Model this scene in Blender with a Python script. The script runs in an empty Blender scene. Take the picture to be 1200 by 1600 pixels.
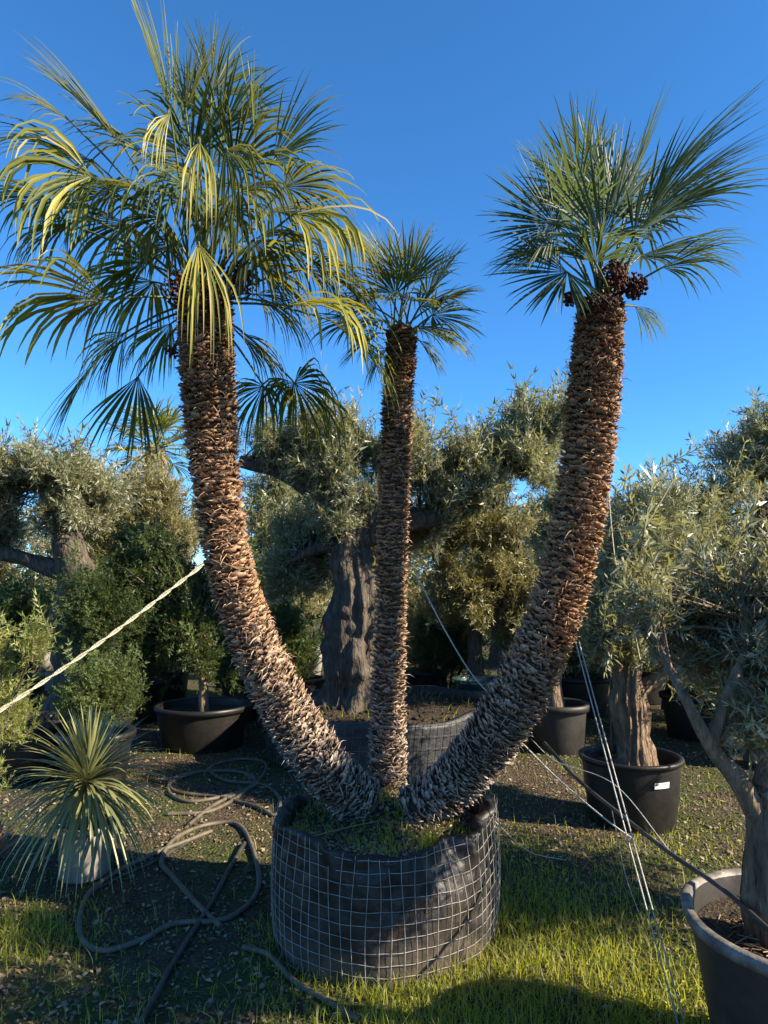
import bpy, math
import numpy as np
from mathutils import Matrix, Vector

scene = bpy.context.scene
COL = scene.collection
R = math.radians

# ------------------------------------------------------------------ camera
CAM_H, PITCH, FPX = 1.55, R(5.7), 1110.0        # eye height, upward tilt, focal length for a 1200x1600 frame
cam_d = bpy.data.cameras.new('camera')
cam_d.sensor_fit = 'VERTICAL'; cam_d.sensor_height = 24.0; cam_d.lens = FPX / 1600 * 24.0
cam_d.clip_start = 0.05; cam_d.clip_end = 2000
cam = bpy.data.objects.new('camera', cam_d); COL.objects.link(cam)
cam.location = (0, 0, CAM_H); cam.rotation_euler = (math.pi / 2 + PITCH, 0, 0)
scene.camera = cam

# ------------------------------------------------------------------ sky and sun
SUN_AZ, SUN_EL = 108.0, 30.0                    # clockwise from the view direction, above the horizon
world = bpy.data.worlds.new('World'); scene.world = world; world.use_nodes = True
wt = world.node_tree
sky = wt.nodes.new('ShaderNodeTexSky'); sky.sky_type = 'NISHITA'; sky.sun_disc = False
sky.sun_elevation = R(SUN_EL); sky.sun_rotation = R(SUN_AZ)
sky.air_density = 1.0; sky.dust_density = 0.0; sky.ozone_density = 10.0; sky.altitude = 2000
hs = wt.nodes.new('ShaderNodeHueSaturation'); hs.inputs['Saturation'].default_value = 1.06; hs.inputs['Hue'].default_value = 0.493
wt.links.new(sky.outputs[0], hs.inputs['Color'])
bg = wt.nodes['Background']; wt.links.new(hs.outputs[0], bg.inputs[0]); bg.inputs[1].default_value = 0.108
sun_d = bpy.data.lights.new('sun', 'SUN'); sun_d.energy = 5.0; sun_d.angle = R(0.5); sun_d.color = (1.0, 0.86, 0.65)
sun = bpy.data.objects.new('sun', sun_d); COL.objects.link(sun)
SUNV = Vector((math.sin(R(SUN_AZ)) * math.cos(R(SUN_EL)), math.cos(R(SUN_AZ)) * math.cos(R(SUN_EL)), math.sin(R(SUN_EL))))
sun.rotation_euler = SUNV.to_track_quat('Z', 'Y').to_euler(); sun.location = SUNV * 30

vs = scene.view_settings
vs.view_transform = 'Standard'; vs.look = 'None'; vs.gamma = 1.0; vs.use_curve_mapping = False
vs.exposure = 1.45
scene.cycles.max_bounces = 8; scene.cycles.diffuse_bounces = 3; scene.cycles.transmission_bounces = 4
scene.cycles.use_denoising = True

# ------------------------------------------------------------------ helpers
def at(u, v, Y):
    """The point of the place that stands Y metres ahead and shows at (u, v) of the 1200x1600 photograph."""
    a, b = (u - 600) / FPX, (800 - v) / FPX
    dy = math.cos(PITCH) - math.sin(PITCH) * b
    dz = math.sin(PITCH) + math.cos(PITCH) * b
    t = Y / dy
    return np.array([a * t, Y, CAM_H + dz * t])

def nrm(v):
    v = np.asarray(v, float)
    return v / np.maximum(np.linalg.norm(v, axis=-1, keepdims=True), 1e-9)

_wr = np.random.default_rng(5)
_K = nrm(_wr.normal(size=(24, 3))); _PH = _wr.uniform(0, 6.28, 24); _FR = np.geomspace(1, 6, 24)
def wob(p, f=1.0):
    """Smooth noise in about -1..1 from a sum of waves."""
    p = np.asarray(p, float)
    s = np.zeros(p.shape[:-1])
    for k, ph, fr in zip(_K, _PH, _FR):
        s += np.sin((p @ k) * f * fr + ph) / fr ** 0.7
    return s / 3.4

class MB:
    def __init__(self):
        self.v, self.f, self.t, self.n = [], [], [], 0
    def add(self, V, F, tint=0.5):
        V = np.asarray(V, float).reshape(-1, 3); F = np.asarray(F, int)
        if not len(V) or not len(F): return
        self.v.append(V); self.f.append(F + self.n)
        self.t.append(np.broadcast_to(np.asarray(tint, float), (len(V),)).copy()); self.n += len(V)
    def tube(self, pts, rad, sides=6, tint=0.5, caps=True, gnarl=0.0, gf=4.0, grooves=0.0, seed=0):
        pts = np.asarray(pts, float); n = len(pts)
        rad = np.broadcast_to(np.asarray(rad, float), (n,))
        tan = nrm(np.gradient(pts, axis=0))
        ref = np.array([0, 0, 1.0]) if abs(tan[0][2]) < 0.9 else np.array([1.0, 0, 0])
        a = nrm(np.cross(tan[0], ref)); A = []
        for k in range(n):
            a = nrm(a - tan[k] * (a @ tan[k])); A.append(a)
        A = np.array(A); B = np.cross(tan, A)
        th = np.linspace(0, 2 * math.pi, sides, endpoint=False)
        D = A[:, None] * np.cos(th)[None, :, None] + B[:, None] * np.sin(th)[None, :, None]
        rr = np.repeat(rad[:, None], sides, 1)
        if gnarl or grooves:
            q = pts[:, None] + D * rr[..., None]
            if gnarl: rr = rr * (1 + gnarl * wob(q + seed * 3.1, gf))
            if grooves:
                ph = wob(np.stack([np.zeros_like(rr), np.zeros_like(rr), q[..., 2]], -1) + seed, 1.3) * 1.6
                w = np.sin(th[None] * 5 + ph) * 0.6 + np.sin(th[None] * 9 - ph * 1.7 + 1) * 0.4
                rr = rr * (1 + grooves * (1 - 2 * np.abs(w) ** 0.6) * 0.5)
        V = (pts[:, None] + D * rr[..., None]).reshape(-1, 3)
        i = np.arange(n - 1)[:, None] * sides; j = np.arange(sides)[None]; j2 = (j + 1) % sides
        F = np.stack([i + j, i + j2, i + sides + j2, i + sides + j], -1).reshape(-1, 4)
        tt = np.repeat(np.broadcast_to(np.asarray(tint, float), (n,)), sides)
        self.add(V, F, tt)
        if caps:
            for k, s in ((0, -1), (n - 1, 1)):
                ring = V[k * sides:(k + 1) * sides]; c = ring.mean(0)
                Fc = [[sides, (q + 1) % sides, q] if s < 0 else [sides, q, (q + 1) % sides] for q in range(sides)]
                self.add(np.vstack([ring, c]), np.array(Fc), tt[k * sides])
    def inst(self, V, F, M, T, tint=None, vt=None, grad=None):
        """Copies of a template: M (N,3,3) and T (N,3); tint (N,) and vt per template vertex are added."""
        N, n = len(T), len(V)
        if N == 0: return
        W = np.einsum('nij,vj->nvi', M, V) + T[:, None]
        FF = (np.asarray(F)[None] + (np.arange(N) * n)[:, None, None]).reshape(-1, np.asarray(F).shape[1])
        tt = np.zeros((N, n)) + (0.5 if tint is None else np.asarray(tint)[:, None])
        if grad is not None: tt = tt * 0.5 + np.asarray(grad)[None] * 0.5
        if vt is not None: tt = np.where(np.asarray(vt)[None] > 0, vt, tt)
        self.add(W.reshape(-1, 3), FF, tt.reshape(-1))
    def grid(self, P, closed=False, tint=0.5):
        n, m = P.shape[:2]
        i = np.arange(n - 1)[:, None] * m
        j = np.arange(m if closed else m - 1)[None]; j2 = (j + 1) % m
        F = np.stack([i + j, i + j2, i + m + j2, i + m + j], -1).reshape(-1, 4)
        self.add(P.reshape(-1, 3), F, tint if np.ndim(tint) == 0 else np.asarray(tint).reshape(-1))
    def mesh(self, name, mat, smooth=False, off=None):
        me = bpy.data.meshes.new(name)
        V = np.vstack(self.v)
        if off is not None: V = V - np.asarray(off)
        lt = np.concatenate([np.full(len(f), f.shape[1]) for f in self.f])
        li = np.concatenate([f.reshape(-1) for f in self.f])
        me.vertices.add(len(V)); me.vertices.foreach_set('co', V.astype(np.float32).ravel())
        me.loops.add(len(li)); me.loops.foreach_set('vertex_index', li.astype(np.int32))
        me.polygons.add(len(lt))
        me.polygons.foreach_set('loop_start', (np.cumsum(lt) - lt).astype(np.int32))
        if smooth: me.polygons.foreach_set('use_smooth', np.ones(len(lt), bool))
        at_ = me.attributes.new('tint', 'FLOAT', 'POINT')
        at_.data.foreach_set('value', np.concatenate(self.t).astype(np.float32))
        me.update(calc_edges=True); me.validate()
        if mat: me.materials.append(mat)
        return me

ROOTLOC = {}
def link(name, data, parent=None):
    o = bpy.data.objects.new(name, data); COL.objects.link(o)
    if parent: o.parent = parent
    return o
def root_of(o):
    while o.parent: o = o.parent
    return o
def part(name, mb, mat, parent, smooth=False, kind=None, label=None):
    o = link(name, mb.mesh(name, mat, smooth, ROOTLOC[root_of(parent).name]), parent)
    if kind: o['kind'] = kind
    if label: o['label'] = label
    return o
def tag(o, label, cat, group=None):
    o['label'] = label; o['category'] = cat
    if group: o['group'] = group
    return o
def thing(name, label, cat, loc, group=None):
    o = link(name, None); o.location = loc; o.empty_display_size = 0.1
    ROOTLOC[o.name] = np.array(loc, float)
    return tag(o, label, cat, group)
def single(name, mb, mat, label=None, cat=None, loc=(0, 0, 0), smooth=False, kind=None, group=None):
    o = link(name, mb.mesh(name, mat, smooth, loc)); o.location = loc
    ROOTLOC[o.name] = np.array(loc, float)
    if kind: o['kind'] = kind
    if label: o['label'] = label
    if cat: o['category'] = cat
    if group: o['group'] = group
    return o

def smoothpath(pts, n=40):
    """Catmull-Rom through the given points."""
    P = np.asarray(pts, float)
    P = np.vstack([2 * P[0] - P[1], P, 2 * P[-1] - P[-2]])
    m = len(P) - 3; out = []
    for s in np.linspace(0, m - 1e-6, n):
        k = int(s); t = s - k
        a, b, c, d = P[k:k + 4]
        out.append(0.5 * ((2 * b) + (c - a) * t + (2 * a - 5 * b + 4 * c - d) * t * t + (3 * b - a - 3 * c + d) * t ** 3))
    return np.array(out)

def lathe(mb, prof, c, sides=48, tint=0.5, wobble=0.0, squash=None):
    th = np.linspace(0, 2 * math.pi, sides, endpoint=False)
    P = np.array([[[c[0] + r * math.cos(t), c[1] + r * math.sin(t), c[2] + z] for t in th] for r, z in prof])
    if wobble: P[..., :2] += (wob(P, 5) * wobble)[..., None] * nrm(P[..., :2] - np.array(c[:2]))
    mb.grid(P, True, tint)

# ------------------------------------------------------------------ materials
def newmat(name):
    m = bpy.data.materials.new(name); m.use_nodes = True
    nt = m.node_tree; return m, nt, nt.nodes, nt.links, nt.nodes['Principled BSDF']

def ramp(nt, stops):
    r = nt.nodes.new('ShaderNodeValToRGB'); e = r.color_ramp.elements
    while len(e) < len(stops): e.new(0.5)
    for k, (p, c) in enumerate(stops):
        e[k].position = p; e[k].color = (*c, 1)
    return r

def noise_mat(name, stops, scale=6, rough=0.85, bump=0.4, bscale=40, spec=0.3, detail=8, stretch=(1, 1, 1), tintmix=0.0, dist=0.3, objrand=0.0):
    m, nt, N, L, b = newmat(name)
    geo = N.new('ShaderNodeNewGeometry')
    mp = N.new('ShaderNodeVectorMath'); mp.operation = 'MULTIPLY'; mp.inputs[1].default_value = stretch
    L.new(geo.outputs['Position'], mp.inputs[0])
    n1 = N.new('ShaderNodeTexNoise'); n1.inputs['Scale'].default_value = scale; n1.inputs['Detail'].default_value = detail
    n1.inputs['Roughness'].default_value = 0.65
    L.new(mp.outputs[0], n1.inputs['Vector'])
    fac = n1.outputs[0]
    if tintmix:
        a = N.new('ShaderNodeAttribute'); a.attribute_name = 'tint'
        mx = N.new('ShaderNodeMix'); mx.inputs[0].default_value = tintmix
        L.new(fac, mx.inputs[2]); L.new(a.outputs['Fac'], mx.inputs[3]); fac = mx.outputs[0]
    if objrand:
        oi = N.new('ShaderNodeObjectInfo')
        mx = N.new('ShaderNodeMix'); mx.inputs[0].default_value = objrand
        L.new(fac, mx.inputs[2]); L.new(oi.outputs['Random'], mx.inputs[3]); fac = mx.outputs[0]
    r = ramp(nt, stops); L.new(fac, r.inputs[0]); L.new(r.outputs[0], b.inputs['Base Color'])
    n2 = N.new('ShaderNodeTexNoise'); n2.inputs['Scale'].default_value = bscale; n2.inputs['Detail'].default_value = 6
    L.new(mp.outputs[0], n2.inputs['Vector'])
    bp = N.new('ShaderNodeBump'); bp.inputs['Strength'].default_value = bump; bp.inputs['Distance'].default_value = 0.05 if bump >= 1 else 0.02
    L.new(n2.outputs[0], bp.inputs['Height']); L.new(bp.outputs[0], b.inputs['Normal'])
    b.inputs['Roughness'].default_value = rough; b.inputs['Specular IOR Level'].default_value = spec
    return m

def leaf_mat(name, stops, back=None, trans=(0.25, 0.3, 0.05), tw=0.35, rough=0.45, spec=0.5):
    """Leaf: colour from the tint attribute, a paler underside and light passing through."""
    m, nt, N, L, b = newmat(name)
    a = N.new('ShaderNodeAttribute'); a.attribute_name = 'tint'
    r = ramp(nt, stops); L.new(a.outputs['Fac'], r.inputs[0])
    col = r.outputs[0]
    if back:
        g = N.new('ShaderNodeNewGeometry'); mx = N.new('ShaderNodeMix'); mx.data_type = 'RGBA'
        mf = N.new('ShaderNodeMath'); mf.operation = 'MULTIPLY'; mf.inputs[1].default_value = 0.75
        L.new(g.outputs['Backfacing'], mf.inputs[0]); L.new(mf.outputs[0], mx.inputs[0])
        L.new(col, mx.inputs[6]); mx.inputs[7].default_value = (*back, 1); col = mx.outputs[2]
    L.new(col, b.inputs['Base Color'])
    b.inputs['Roughness'].default_value = rough; b.inputs['Specular IOR Level'].default_value = spec
    t = N.new('ShaderNodeBsdfTranslucent'); t.inputs[0].default_value = (*trans, 1)
    ms = N.new('ShaderNodeMixShader'); ms.inputs[0].default_value = tw
    L.new(b.outputs[0], ms.inputs[1]); L.new(t.outputs[0], ms.inputs[2])
    L.new(ms.outputs[0], N['Material Output'].inputs[0])
    return m

BROWN = (0.06, 0.042, 0.028)
M = {}
def trunk_mat(name, objrand):
    """Palm leaf bases: weathered grey low on the stem, rusty brown higher up, bleached ragged tips."""
    m, nt, N, L, b = newmat(name)
    geo = N.new('ShaderNodeNewGeometry'); sep = N.new('ShaderNodeSeparateXYZ'); L.new(geo.outputs['Position'], sep.inputs[0])
    nz = N.new('ShaderNodeTexNoise'); nz.inputs['Scale'].default_value = 7; nz.inputs['Detail'].default_value = 5
    L.new(geo.outputs['Position'], nz.inputs['Vector'])
    mr = N.new('ShaderNodeMapRange'); mr.inputs[1].default_value = 0.75; mr.inputs[2].default_value = 1.55
    ad = N.new('ShaderNodeMath'); ad.operation = 'ADD'; sb = N.new('ShaderNodeMath'); sb.operation = 'MULTIPLY_ADD'
    sb.inputs[1].default_value = 0.9; sb.inputs[2].default_value = -0.45
    L.new(nz.outputs[0], sb.inputs[0]); L.new(sep.outputs[2], ad.inputs[0]); L.new(sb.outputs[0], ad.inputs[1]); L.new(ad.outputs[0], mr.inputs[0])
    n2 = N.new('ShaderNodeTexNoise'); n2.inputs['Scale'].default_value = 55; n2.inputs['Detail'].default_value = 6
    L.new(geo.outputs['Position'], n2.inputs['Vector'])
    fac = n2.outputs[0]
    if objrand:
        oi = N.new('ShaderNodeObjectInfo'); at_ = N.new('ShaderNodeAttribute'); at_.attribute_name = 'tint'
        mo = N.new('ShaderNodeMix'); mo.inputs[0].default_value = 0.5; L.new(oi.outputs['Random'], mo.inputs[2]); L.new(at_.outputs['Fac'], mo.inputs[3]); src = mo.outputs[0]
    else:
        at_ = N.new('ShaderNodeAttribute'); at_.attribute_name = 'tint'; src = at_.outputs['Fac']
    mx = N.new('ShaderNodeMix'); mx.inputs[0].default_value = 0.62; L.new(fac, mx.inputs[2]); L.new(src, mx.inputs[3])
    g = ramp(nt, [(0.18, (0.07, 0.052, 0.04)), (0.45, (0.24, 0.185, 0.145)), (0.65, (0.40, 0.32, 0.255)), (0.85, (0.60, 0.51, 0.42))]); L.new(mx.outputs[0], g.inputs[0])
    w = ramp(nt, [(0.18, (0.045, 0.024, 0.014)), (0.40, (0.21, 0.115, 0.062)), (0.60, (0.37, 0.215, 0.12)), (0.85, (0.57, 0.40, 0.26))]); L.new(mx.outputs[0], w.inputs[0])
    mc = N.new('ShaderNodeMix'); mc.data_type = 'RGBA'; L.new(mr.outputs[0], mc.inputs[0]); L.new(g.outputs[0], mc.inputs[6]); L.new(w.outputs[0], mc.inputs[7])
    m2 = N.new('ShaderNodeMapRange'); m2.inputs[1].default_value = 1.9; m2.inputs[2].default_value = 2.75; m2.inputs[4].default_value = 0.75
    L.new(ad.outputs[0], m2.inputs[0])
    y = ramp(nt, [(0.2, (0.022, 0.011, 0.007)), (0.5, (0.10, 0.05, 0.028)), (0.7, (0.20, 0.11, 0.062)), (0.9, (0.40, 0.27, 0.17))]); L.new(mx.outputs[0], y.inputs[0])  # dark fibre near the crown, part of the crown's shade put into the colour
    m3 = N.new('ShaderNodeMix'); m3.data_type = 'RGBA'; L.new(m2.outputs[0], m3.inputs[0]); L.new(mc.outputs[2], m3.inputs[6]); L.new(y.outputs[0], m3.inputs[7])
    L.new(m3.outputs[2], b.inputs['Base Color']); b.inputs['Roughness'].default_value = 0.85; b.inputs['Specular IOR Level'].default_value = 0.2
    bp = N.new('ShaderNodeBump'); bp.inputs['Strength'].default_value = 0.5; bp.inputs['Distance'].default_value = 0.005
    n3 = N.new('ShaderNodeTexNoise'); n3.inputs['Scale'].default_value = 160
    L.new(geo.outputs['Position'], n3.inputs['Vector']); L.new(n3.outputs[0], bp.inputs['Height']); L.new(bp.outputs[0], b.inputs['Normal'])
    return m
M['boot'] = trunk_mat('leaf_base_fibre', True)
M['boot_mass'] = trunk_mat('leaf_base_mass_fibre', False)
M['core'] = noise_mat('palm_core', [(0.3, (0.045, 0.03, 0.02)), (0.7, (0.11, 0.075, 0.05))], scale=30, bump=0.8, bscale=90)
M['frond_olive'] = leaf_mat('frond_olive_green', [(0, (0.014, 0.028, 0.011)), (0.42, (0.05, 0.078, 0.02)), (0.8, (0.36, 0.32, 0.045)), (1, (0.46, 0.38, 0.17))],
                            trans=(0.38, 0.36, 0.04), tw=0.30, rough=0.5, spec=0.25)
M['frond_blue'] = leaf_mat('frond_blue_green', [(0, (0.016, 0.035, 0.02)), (0.45, (0.048, 0.08, 0.04)), (0.8, (0.12, 0.15, 0.065)), (1, (0.5, 0.43, 0.27))],
                           trans=(0.20, 0.27, 0.06), tw=0.24, rough=0.48, spec=0.3)
M['petiole'] = noise_mat('petiole_green', [(0.3, (0.045, 0.065, 0.022)), (0.7, (0.11, 0.13, 0.045))], scale=9, rough=0.5, bump=0.1)
M['fruit'] = noise_mat('palm_fruit', [(0.25, (0.02, 0.008, 0.008)), (0.55, (0.08, 0.027, 0.022)), (0.85, (0.20, 0.085, 0.055))], scale=60, rough=0.75, bump=0.1, tintmix=0.5, spec=0.2)
M['olive_leaf'] = leaf_mat('olive_leaf', [(0, (0.055, 0.066, 0.026)), (0.5, (0.15, 0.162, 0.082)), (0.85, (0.28, 0.275, 0.15)), (0.95, (0.14, 0.11, 0.075)), (1, (0.14, 0.11, 0.075))],
                           back=(0.34, 0.36, 0.27), trans=(0.40, 0.38, 0.11), tw=0.34, rough=0.42)
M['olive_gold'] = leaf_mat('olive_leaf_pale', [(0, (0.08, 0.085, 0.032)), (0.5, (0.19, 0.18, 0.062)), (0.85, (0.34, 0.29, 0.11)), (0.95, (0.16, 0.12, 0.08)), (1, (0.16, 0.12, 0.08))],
                           back=(0.30, 0.29, 0.18), trans=(0.34, 0.30, 0.07), tw=0.32, rough=0.42)  # yellower copy of the olive leaf, warm sunlight put into the colour
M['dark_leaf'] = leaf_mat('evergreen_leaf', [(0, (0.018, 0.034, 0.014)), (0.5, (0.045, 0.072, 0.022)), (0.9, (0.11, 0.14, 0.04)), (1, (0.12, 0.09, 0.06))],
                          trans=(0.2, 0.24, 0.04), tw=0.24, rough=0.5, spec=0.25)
M['lime_leaf'] = leaf_mat('lime_leaf', [(0, (0.08, 0.105, 0.03)), (0.5, (0.21, 0.24, 0.06)), (0.9, (0.38, 0.38, 0.11)), (1, (0.16, 0.12, 0.07))],
                          trans=(0.35, 0.38, 0.07), tw=0.30, rough=0.5)
M['yucca'] = leaf_mat('yucca_leaf', [(0, (0.06, 0.085, 0.05)), (0.5, (0.18, 0.20, 0.085)), (0.9, (0.38, 0.35, 0.15)), (1, (0.42, 0.33, 0.18))],
                      trans=(0.30, 0.30, 0.08), tw=0.2, rough=0.4)
M['red_leaf'] = leaf_mat('red_leaf', [(0, (0.16, 0.03, 0.03)), (0.5, (0.30, 0.09, 0.05)), (1, (0.40, 0.28, 0.10))], trans=(0.4, 0.12, 0.06), tw=0.3)
M['grass'] = leaf_mat('grass_blade', [(0, (0.05, 0.07, 0.014)), (0.5, (0.17, 0.195, 0.024)), (0.85, (0.30, 0.29, 0.045)), (1, (0.40, 0.33, 0.15))],
                      trans=(0.58, 0.60, 0.05), tw=0.45, rough=0.5)
M['bark'] = noise_mat('olive_bark', [(0.25, (0.03, 0.024, 0.019)), (0.5, (0.085, 0.068, 0.052)), (0.75, (0.19, 0.155, 0.12))], scale=26, bump=1.0, bscale=42, stretch=(1, 1, 0.22))  # darkened evenly, crown shade on the old trunk put into the colour
M['bark_warm'] = noise_mat('olive_bark_warm', [(0.25, (0.06, 0.04, 0.026)), (0.5, (0.19, 0.13, 0.082)), (0.75, (0.38, 0.28, 0.18))], scale=30, bump=1.0, bscale=50, stretch=(1, 1, 0.25))
M['soil'] = noise_mat('potting_soil', [(0.3, (0.022, 0.016, 0.011)), (0.7, (0.085, 0.06, 0.04))], scale=25, bump=1.0, bscale=70)
M['pot'] = noise_mat('black_pot_plastic', [(0.35, (0.009, 0.008, 0.007)), (0.62, (0.02, 0.0175, 0.015)), (0.85, (0.07, 0.058, 0.045))], scale=6, rough=0.45, bump=0.1, bscale=30, spec=0.4)
M['pot_dusty'] = noise_mat('dusty_pot_plastic', [(0.3, (0.013, 0.0115, 0.010)), (0.6, (0.03, 0.026, 0.022)), (0.85, (0.10, 0.085, 0.066))], scale=7, rough=0.55, bump=0.1, bscale=30, spec=0.5)
M['pale_rim'] = noise_mat('pale_grey_plastic', [(0.3, (0.05, 0.045, 0.04)), (0.55, (0.16, 0.145, 0.125)), (0.8, (0.36, 0.33, 0.29))], scale=14, rough=0.5, bump=0.2, bscale=60)  # paler mottled grey plastic for the rim of the near pot
M['white_pot'] = noise_mat('white_pot_plastic', [(0.3, (0.15, 0.13, 0.105)), (0.7, (0.30, 0.27, 0.225))], scale=9, rough=0.5, bump=0.1, spec=0.4)
M['green_glaze'] = noise_mat('green_glaze', [(0.3, (0.012, 0.03, 0.026)), (0.7, (0.03, 0.06, 0.05))], scale=6, rough=0.18, bump=0.02, spec=0.6)
M['wire'] = noise_mat('galvanised_wire', [(0.3, (0.17, 0.16, 0.15)), (0.7, (0.38, 0.37, 0.34))], scale=20, rough=0.5, bump=0.1, spec=0.5)
M['rope'] = noise_mat('pale_rope', [(0.3, (0.36, 0.33, 0.22)), (0.7, (0.66, 0.62, 0.44))], scale=60, rough=0.8, bump=0.5, bscale=200)
M['rope_grey'] = noise_mat('grey_rope', [(0.3, (0.30, 0.29, 0.26)), (0.7, (0.58, 0.56, 0.50))], scale=60, rough=0.8, bump=0.5, bscale=200)
M['hose'] = noise_mat('garden_hose', [(0.3, (0.075, 0.062, 0.045)), (0.7, (0.15, 0.125, 0.09))], scale=14, rough=0.6, bump=0.1, spec=0.4)
M['hose_dark'] = noise_mat('dark_hose', [(0.3, (0.06, 0.05, 0.037)), (0.7, (0.14, 0.115, 0.085))], scale=14, rough=0.6, bump=0.1, spec=0.4)
M['wire_dark'] = noise_mat('dark_wire', [(0.3, (0.06, 0.055, 0.05)), (0.7, (0.15, 0.14, 0.125))], scale=20, rough=0.6, bump=0.1)  # darker wire for the mesh of the rear planter
M['pipe'] = noise_mat('black_pipe', [(0.3, (0.015, 0.015, 0.015)), (0.75, (0.07, 0.066, 0.06))], scale=10, rough=0.4, bump=0.1, spec=0.5)
M['stone'] = noise_mat('pebble', [(0.1, (0.06, 0.052, 0.042)), (0.5, (0.14, 0.108, 0.075)), (0.9, (0.32, 0.26, 0.19))], scale=40, bump=0.3, bscale=120, tintmix=0.7)
M['litter'] = noise_mat('dry_leaf_litter', [(0.1, (0.06, 0.04, 0.022)), (0.5, (0.16, 0.11, 0.06)), (0.9, (0.34, 0.27, 0.17))], scale=30, bump=0.2, tintmix=0.8)
M['white_paint'] = noise_mat('white_sheet', [(0.3, (0.70, 0.70, 0.68)), (0.7, (0.82, 0.82, 0.80))], scale=2, rough=0.5, bump=0.02)
M['black_print'] = noise_mat('black_print', [(0.3, (0.01, 0.01, 0.01)), (0.7, (0.02, 0.02, 0.02))], scale=20, rough=0.6, bump=0)
M['wall'] = noise_mat('pale_wall', [(0.3, (0.16, 0.15, 0.13)), (0.7, (0.34, 0.32, 0.28))], scale=3, rough=0.8, bump=0.2)
M['sheet'] = noise_mat('black_sheeting', [(0.3, (0.012, 0.012, 0.014)), (0.75, (0.05, 0.05, 0.052))], scale=6, rough=0.5, bump=0.8, bscale=12, spec=0.35)

def liner_mat():
    """Black woven sack, dusted grey in patches and towards its foot with dried splashes of soil."""
    m, nt, N, L, b = newmat('black_liner')
    geo = N.new('ShaderNodeNewGeometry'); sep = N.new('ShaderNodeSeparateXYZ'); L.new(geo.outputs['Position'], sep.inputs[0])
    n = N.new('ShaderNodeTexNoise'); n.inputs['Scale'].default_value = 5; n.inputs['Detail'].default_value = 8; n.inputs['Roughness'].default_value = 0.7
    L.new(geo.outputs['Position'], n.inputs['Vector'])
    mr = N.new('ShaderNodeMapRange'); mr.inputs[1].default_value = 0.42; mr.inputs[2].default_value = 0.0; mr.inputs[3].default_value = -0.3; mr.inputs[4].default_value = 0.3
    L.new(sep.outputs[2], mr.inputs[0])
    ad = N.new('ShaderNodeMath'); ad.operation = 'ADD'; L.new(n.outputs[0], ad.inputs[0]); L.new(mr.outputs[0], ad.inputs[1])
    r = ramp(nt, [(0.3, (0.012, 0.0095, 0.008)), (0.55, (0.03, 0.024, 0.02)), (0.95, (0.15, 0.12, 0.09))]); L.new(ad.outputs[0], r.inputs[0])
    L.new(r.outputs[0], b.inputs['Base Color']); b.inputs['Roughness'].default_value = 0.5; b.inputs['Specular IOR Level'].default_value = 0.45
    wv = N.new('ShaderNodeTexNoise'); wv.inputs['Scale'].default_value = 18; wv.inputs['Detail'].default_value = 5
    L.new(geo.outputs['Position'], wv.inputs['Vector'])
    bp = N.new('ShaderNodeBump'); bp.inputs['Strength'].default_value = 0.4; bp.inputs['Distance'].default_value = 0.02
    L.new(wv.outputs[0], bp.inputs['Height']); L.new(bp.outputs[0], b.inputs['Normal'])
    return m
M['liner'] = liner_mat()

def ground_mat():
    m, nt, N, L, b = newmat('nursery_ground')
    geo = N.new('ShaderNodeNewGeometry')
    n1 = N.new('ShaderNodeTexNoise'); n1.inputs['Scale'].default_value = 1.3; n1.inputs['Detail'].default_value = 8; L.new(geo.outputs['Position'], n1.inputs['Vector'])
    n2 = N.new('ShaderNodeTexNoise'); n2.inputs['Scale'].default_value = 22; n2.inputs['Detail'].default_value = 8; n2.inputs['Roughness'].default_value = 0.75; L.new(geo.outputs['Position'], n2.inputs['Vector'])
    so = ramp(nt, [(0.3, (0.035, 0.026, 0.017)), (0.55, (0.085, 0.064, 0.042)), (0.75, (0.16, 0.125, 0.085))]); L.new(n2.outputs[0], so.inputs[0])
    mo = ramp(nt, [(0.3, (0.026, 0.034, 0.010)), (0.6, (0.07, 0.082, 0.024)), (0.8, (0.12, 0.12, 0.05))]); L.new(n2.outputs[0], mo.inputs[0])
    rr = ramp(nt, [(0.42, (0, 0, 0)), (0.6, (1, 1, 1))]); L.new(n1.outputs[0], rr.inputs[0])
    mx = N.new('ShaderNodeMix'); mx.data_type = 'RGBA'; L.new(rr.outputs[0], mx.inputs[0]); L.new(so.outputs[0], mx.inputs[6]); L.new(mo.outputs[0], mx.inputs[7])
    vo = N.new('ShaderNodeTexVoronoi'); vo.inputs['Scale'].default_value = 55; L.new(geo.outputs['Position'], vo.inputs['Vector'])
    L.new(mx.outputs[2], b.inputs['Base Color']); b.inputs['Roughness'].default_value = 0.95; b.inputs['Specular IOR Level'].default_value = 0.15
    bp = N.new('ShaderNodeBump'); bp.inputs['Strength'].default_value = 0.8; bp.inputs['Distance'].default_value = 0.02
    ad = N.new('ShaderNodeMath'); ad.operation = 'SUBTRACT'; L.new(n2.outputs[0], ad.inputs[0]); L.new(vo.outputs[0], ad.inputs[1])
    L.new(ad.outputs[0], bp.inputs['Height']); L.new(bp.outputs[0], b.inputs['Normal'])
    return m
M['ground'] = ground_mat()

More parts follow.
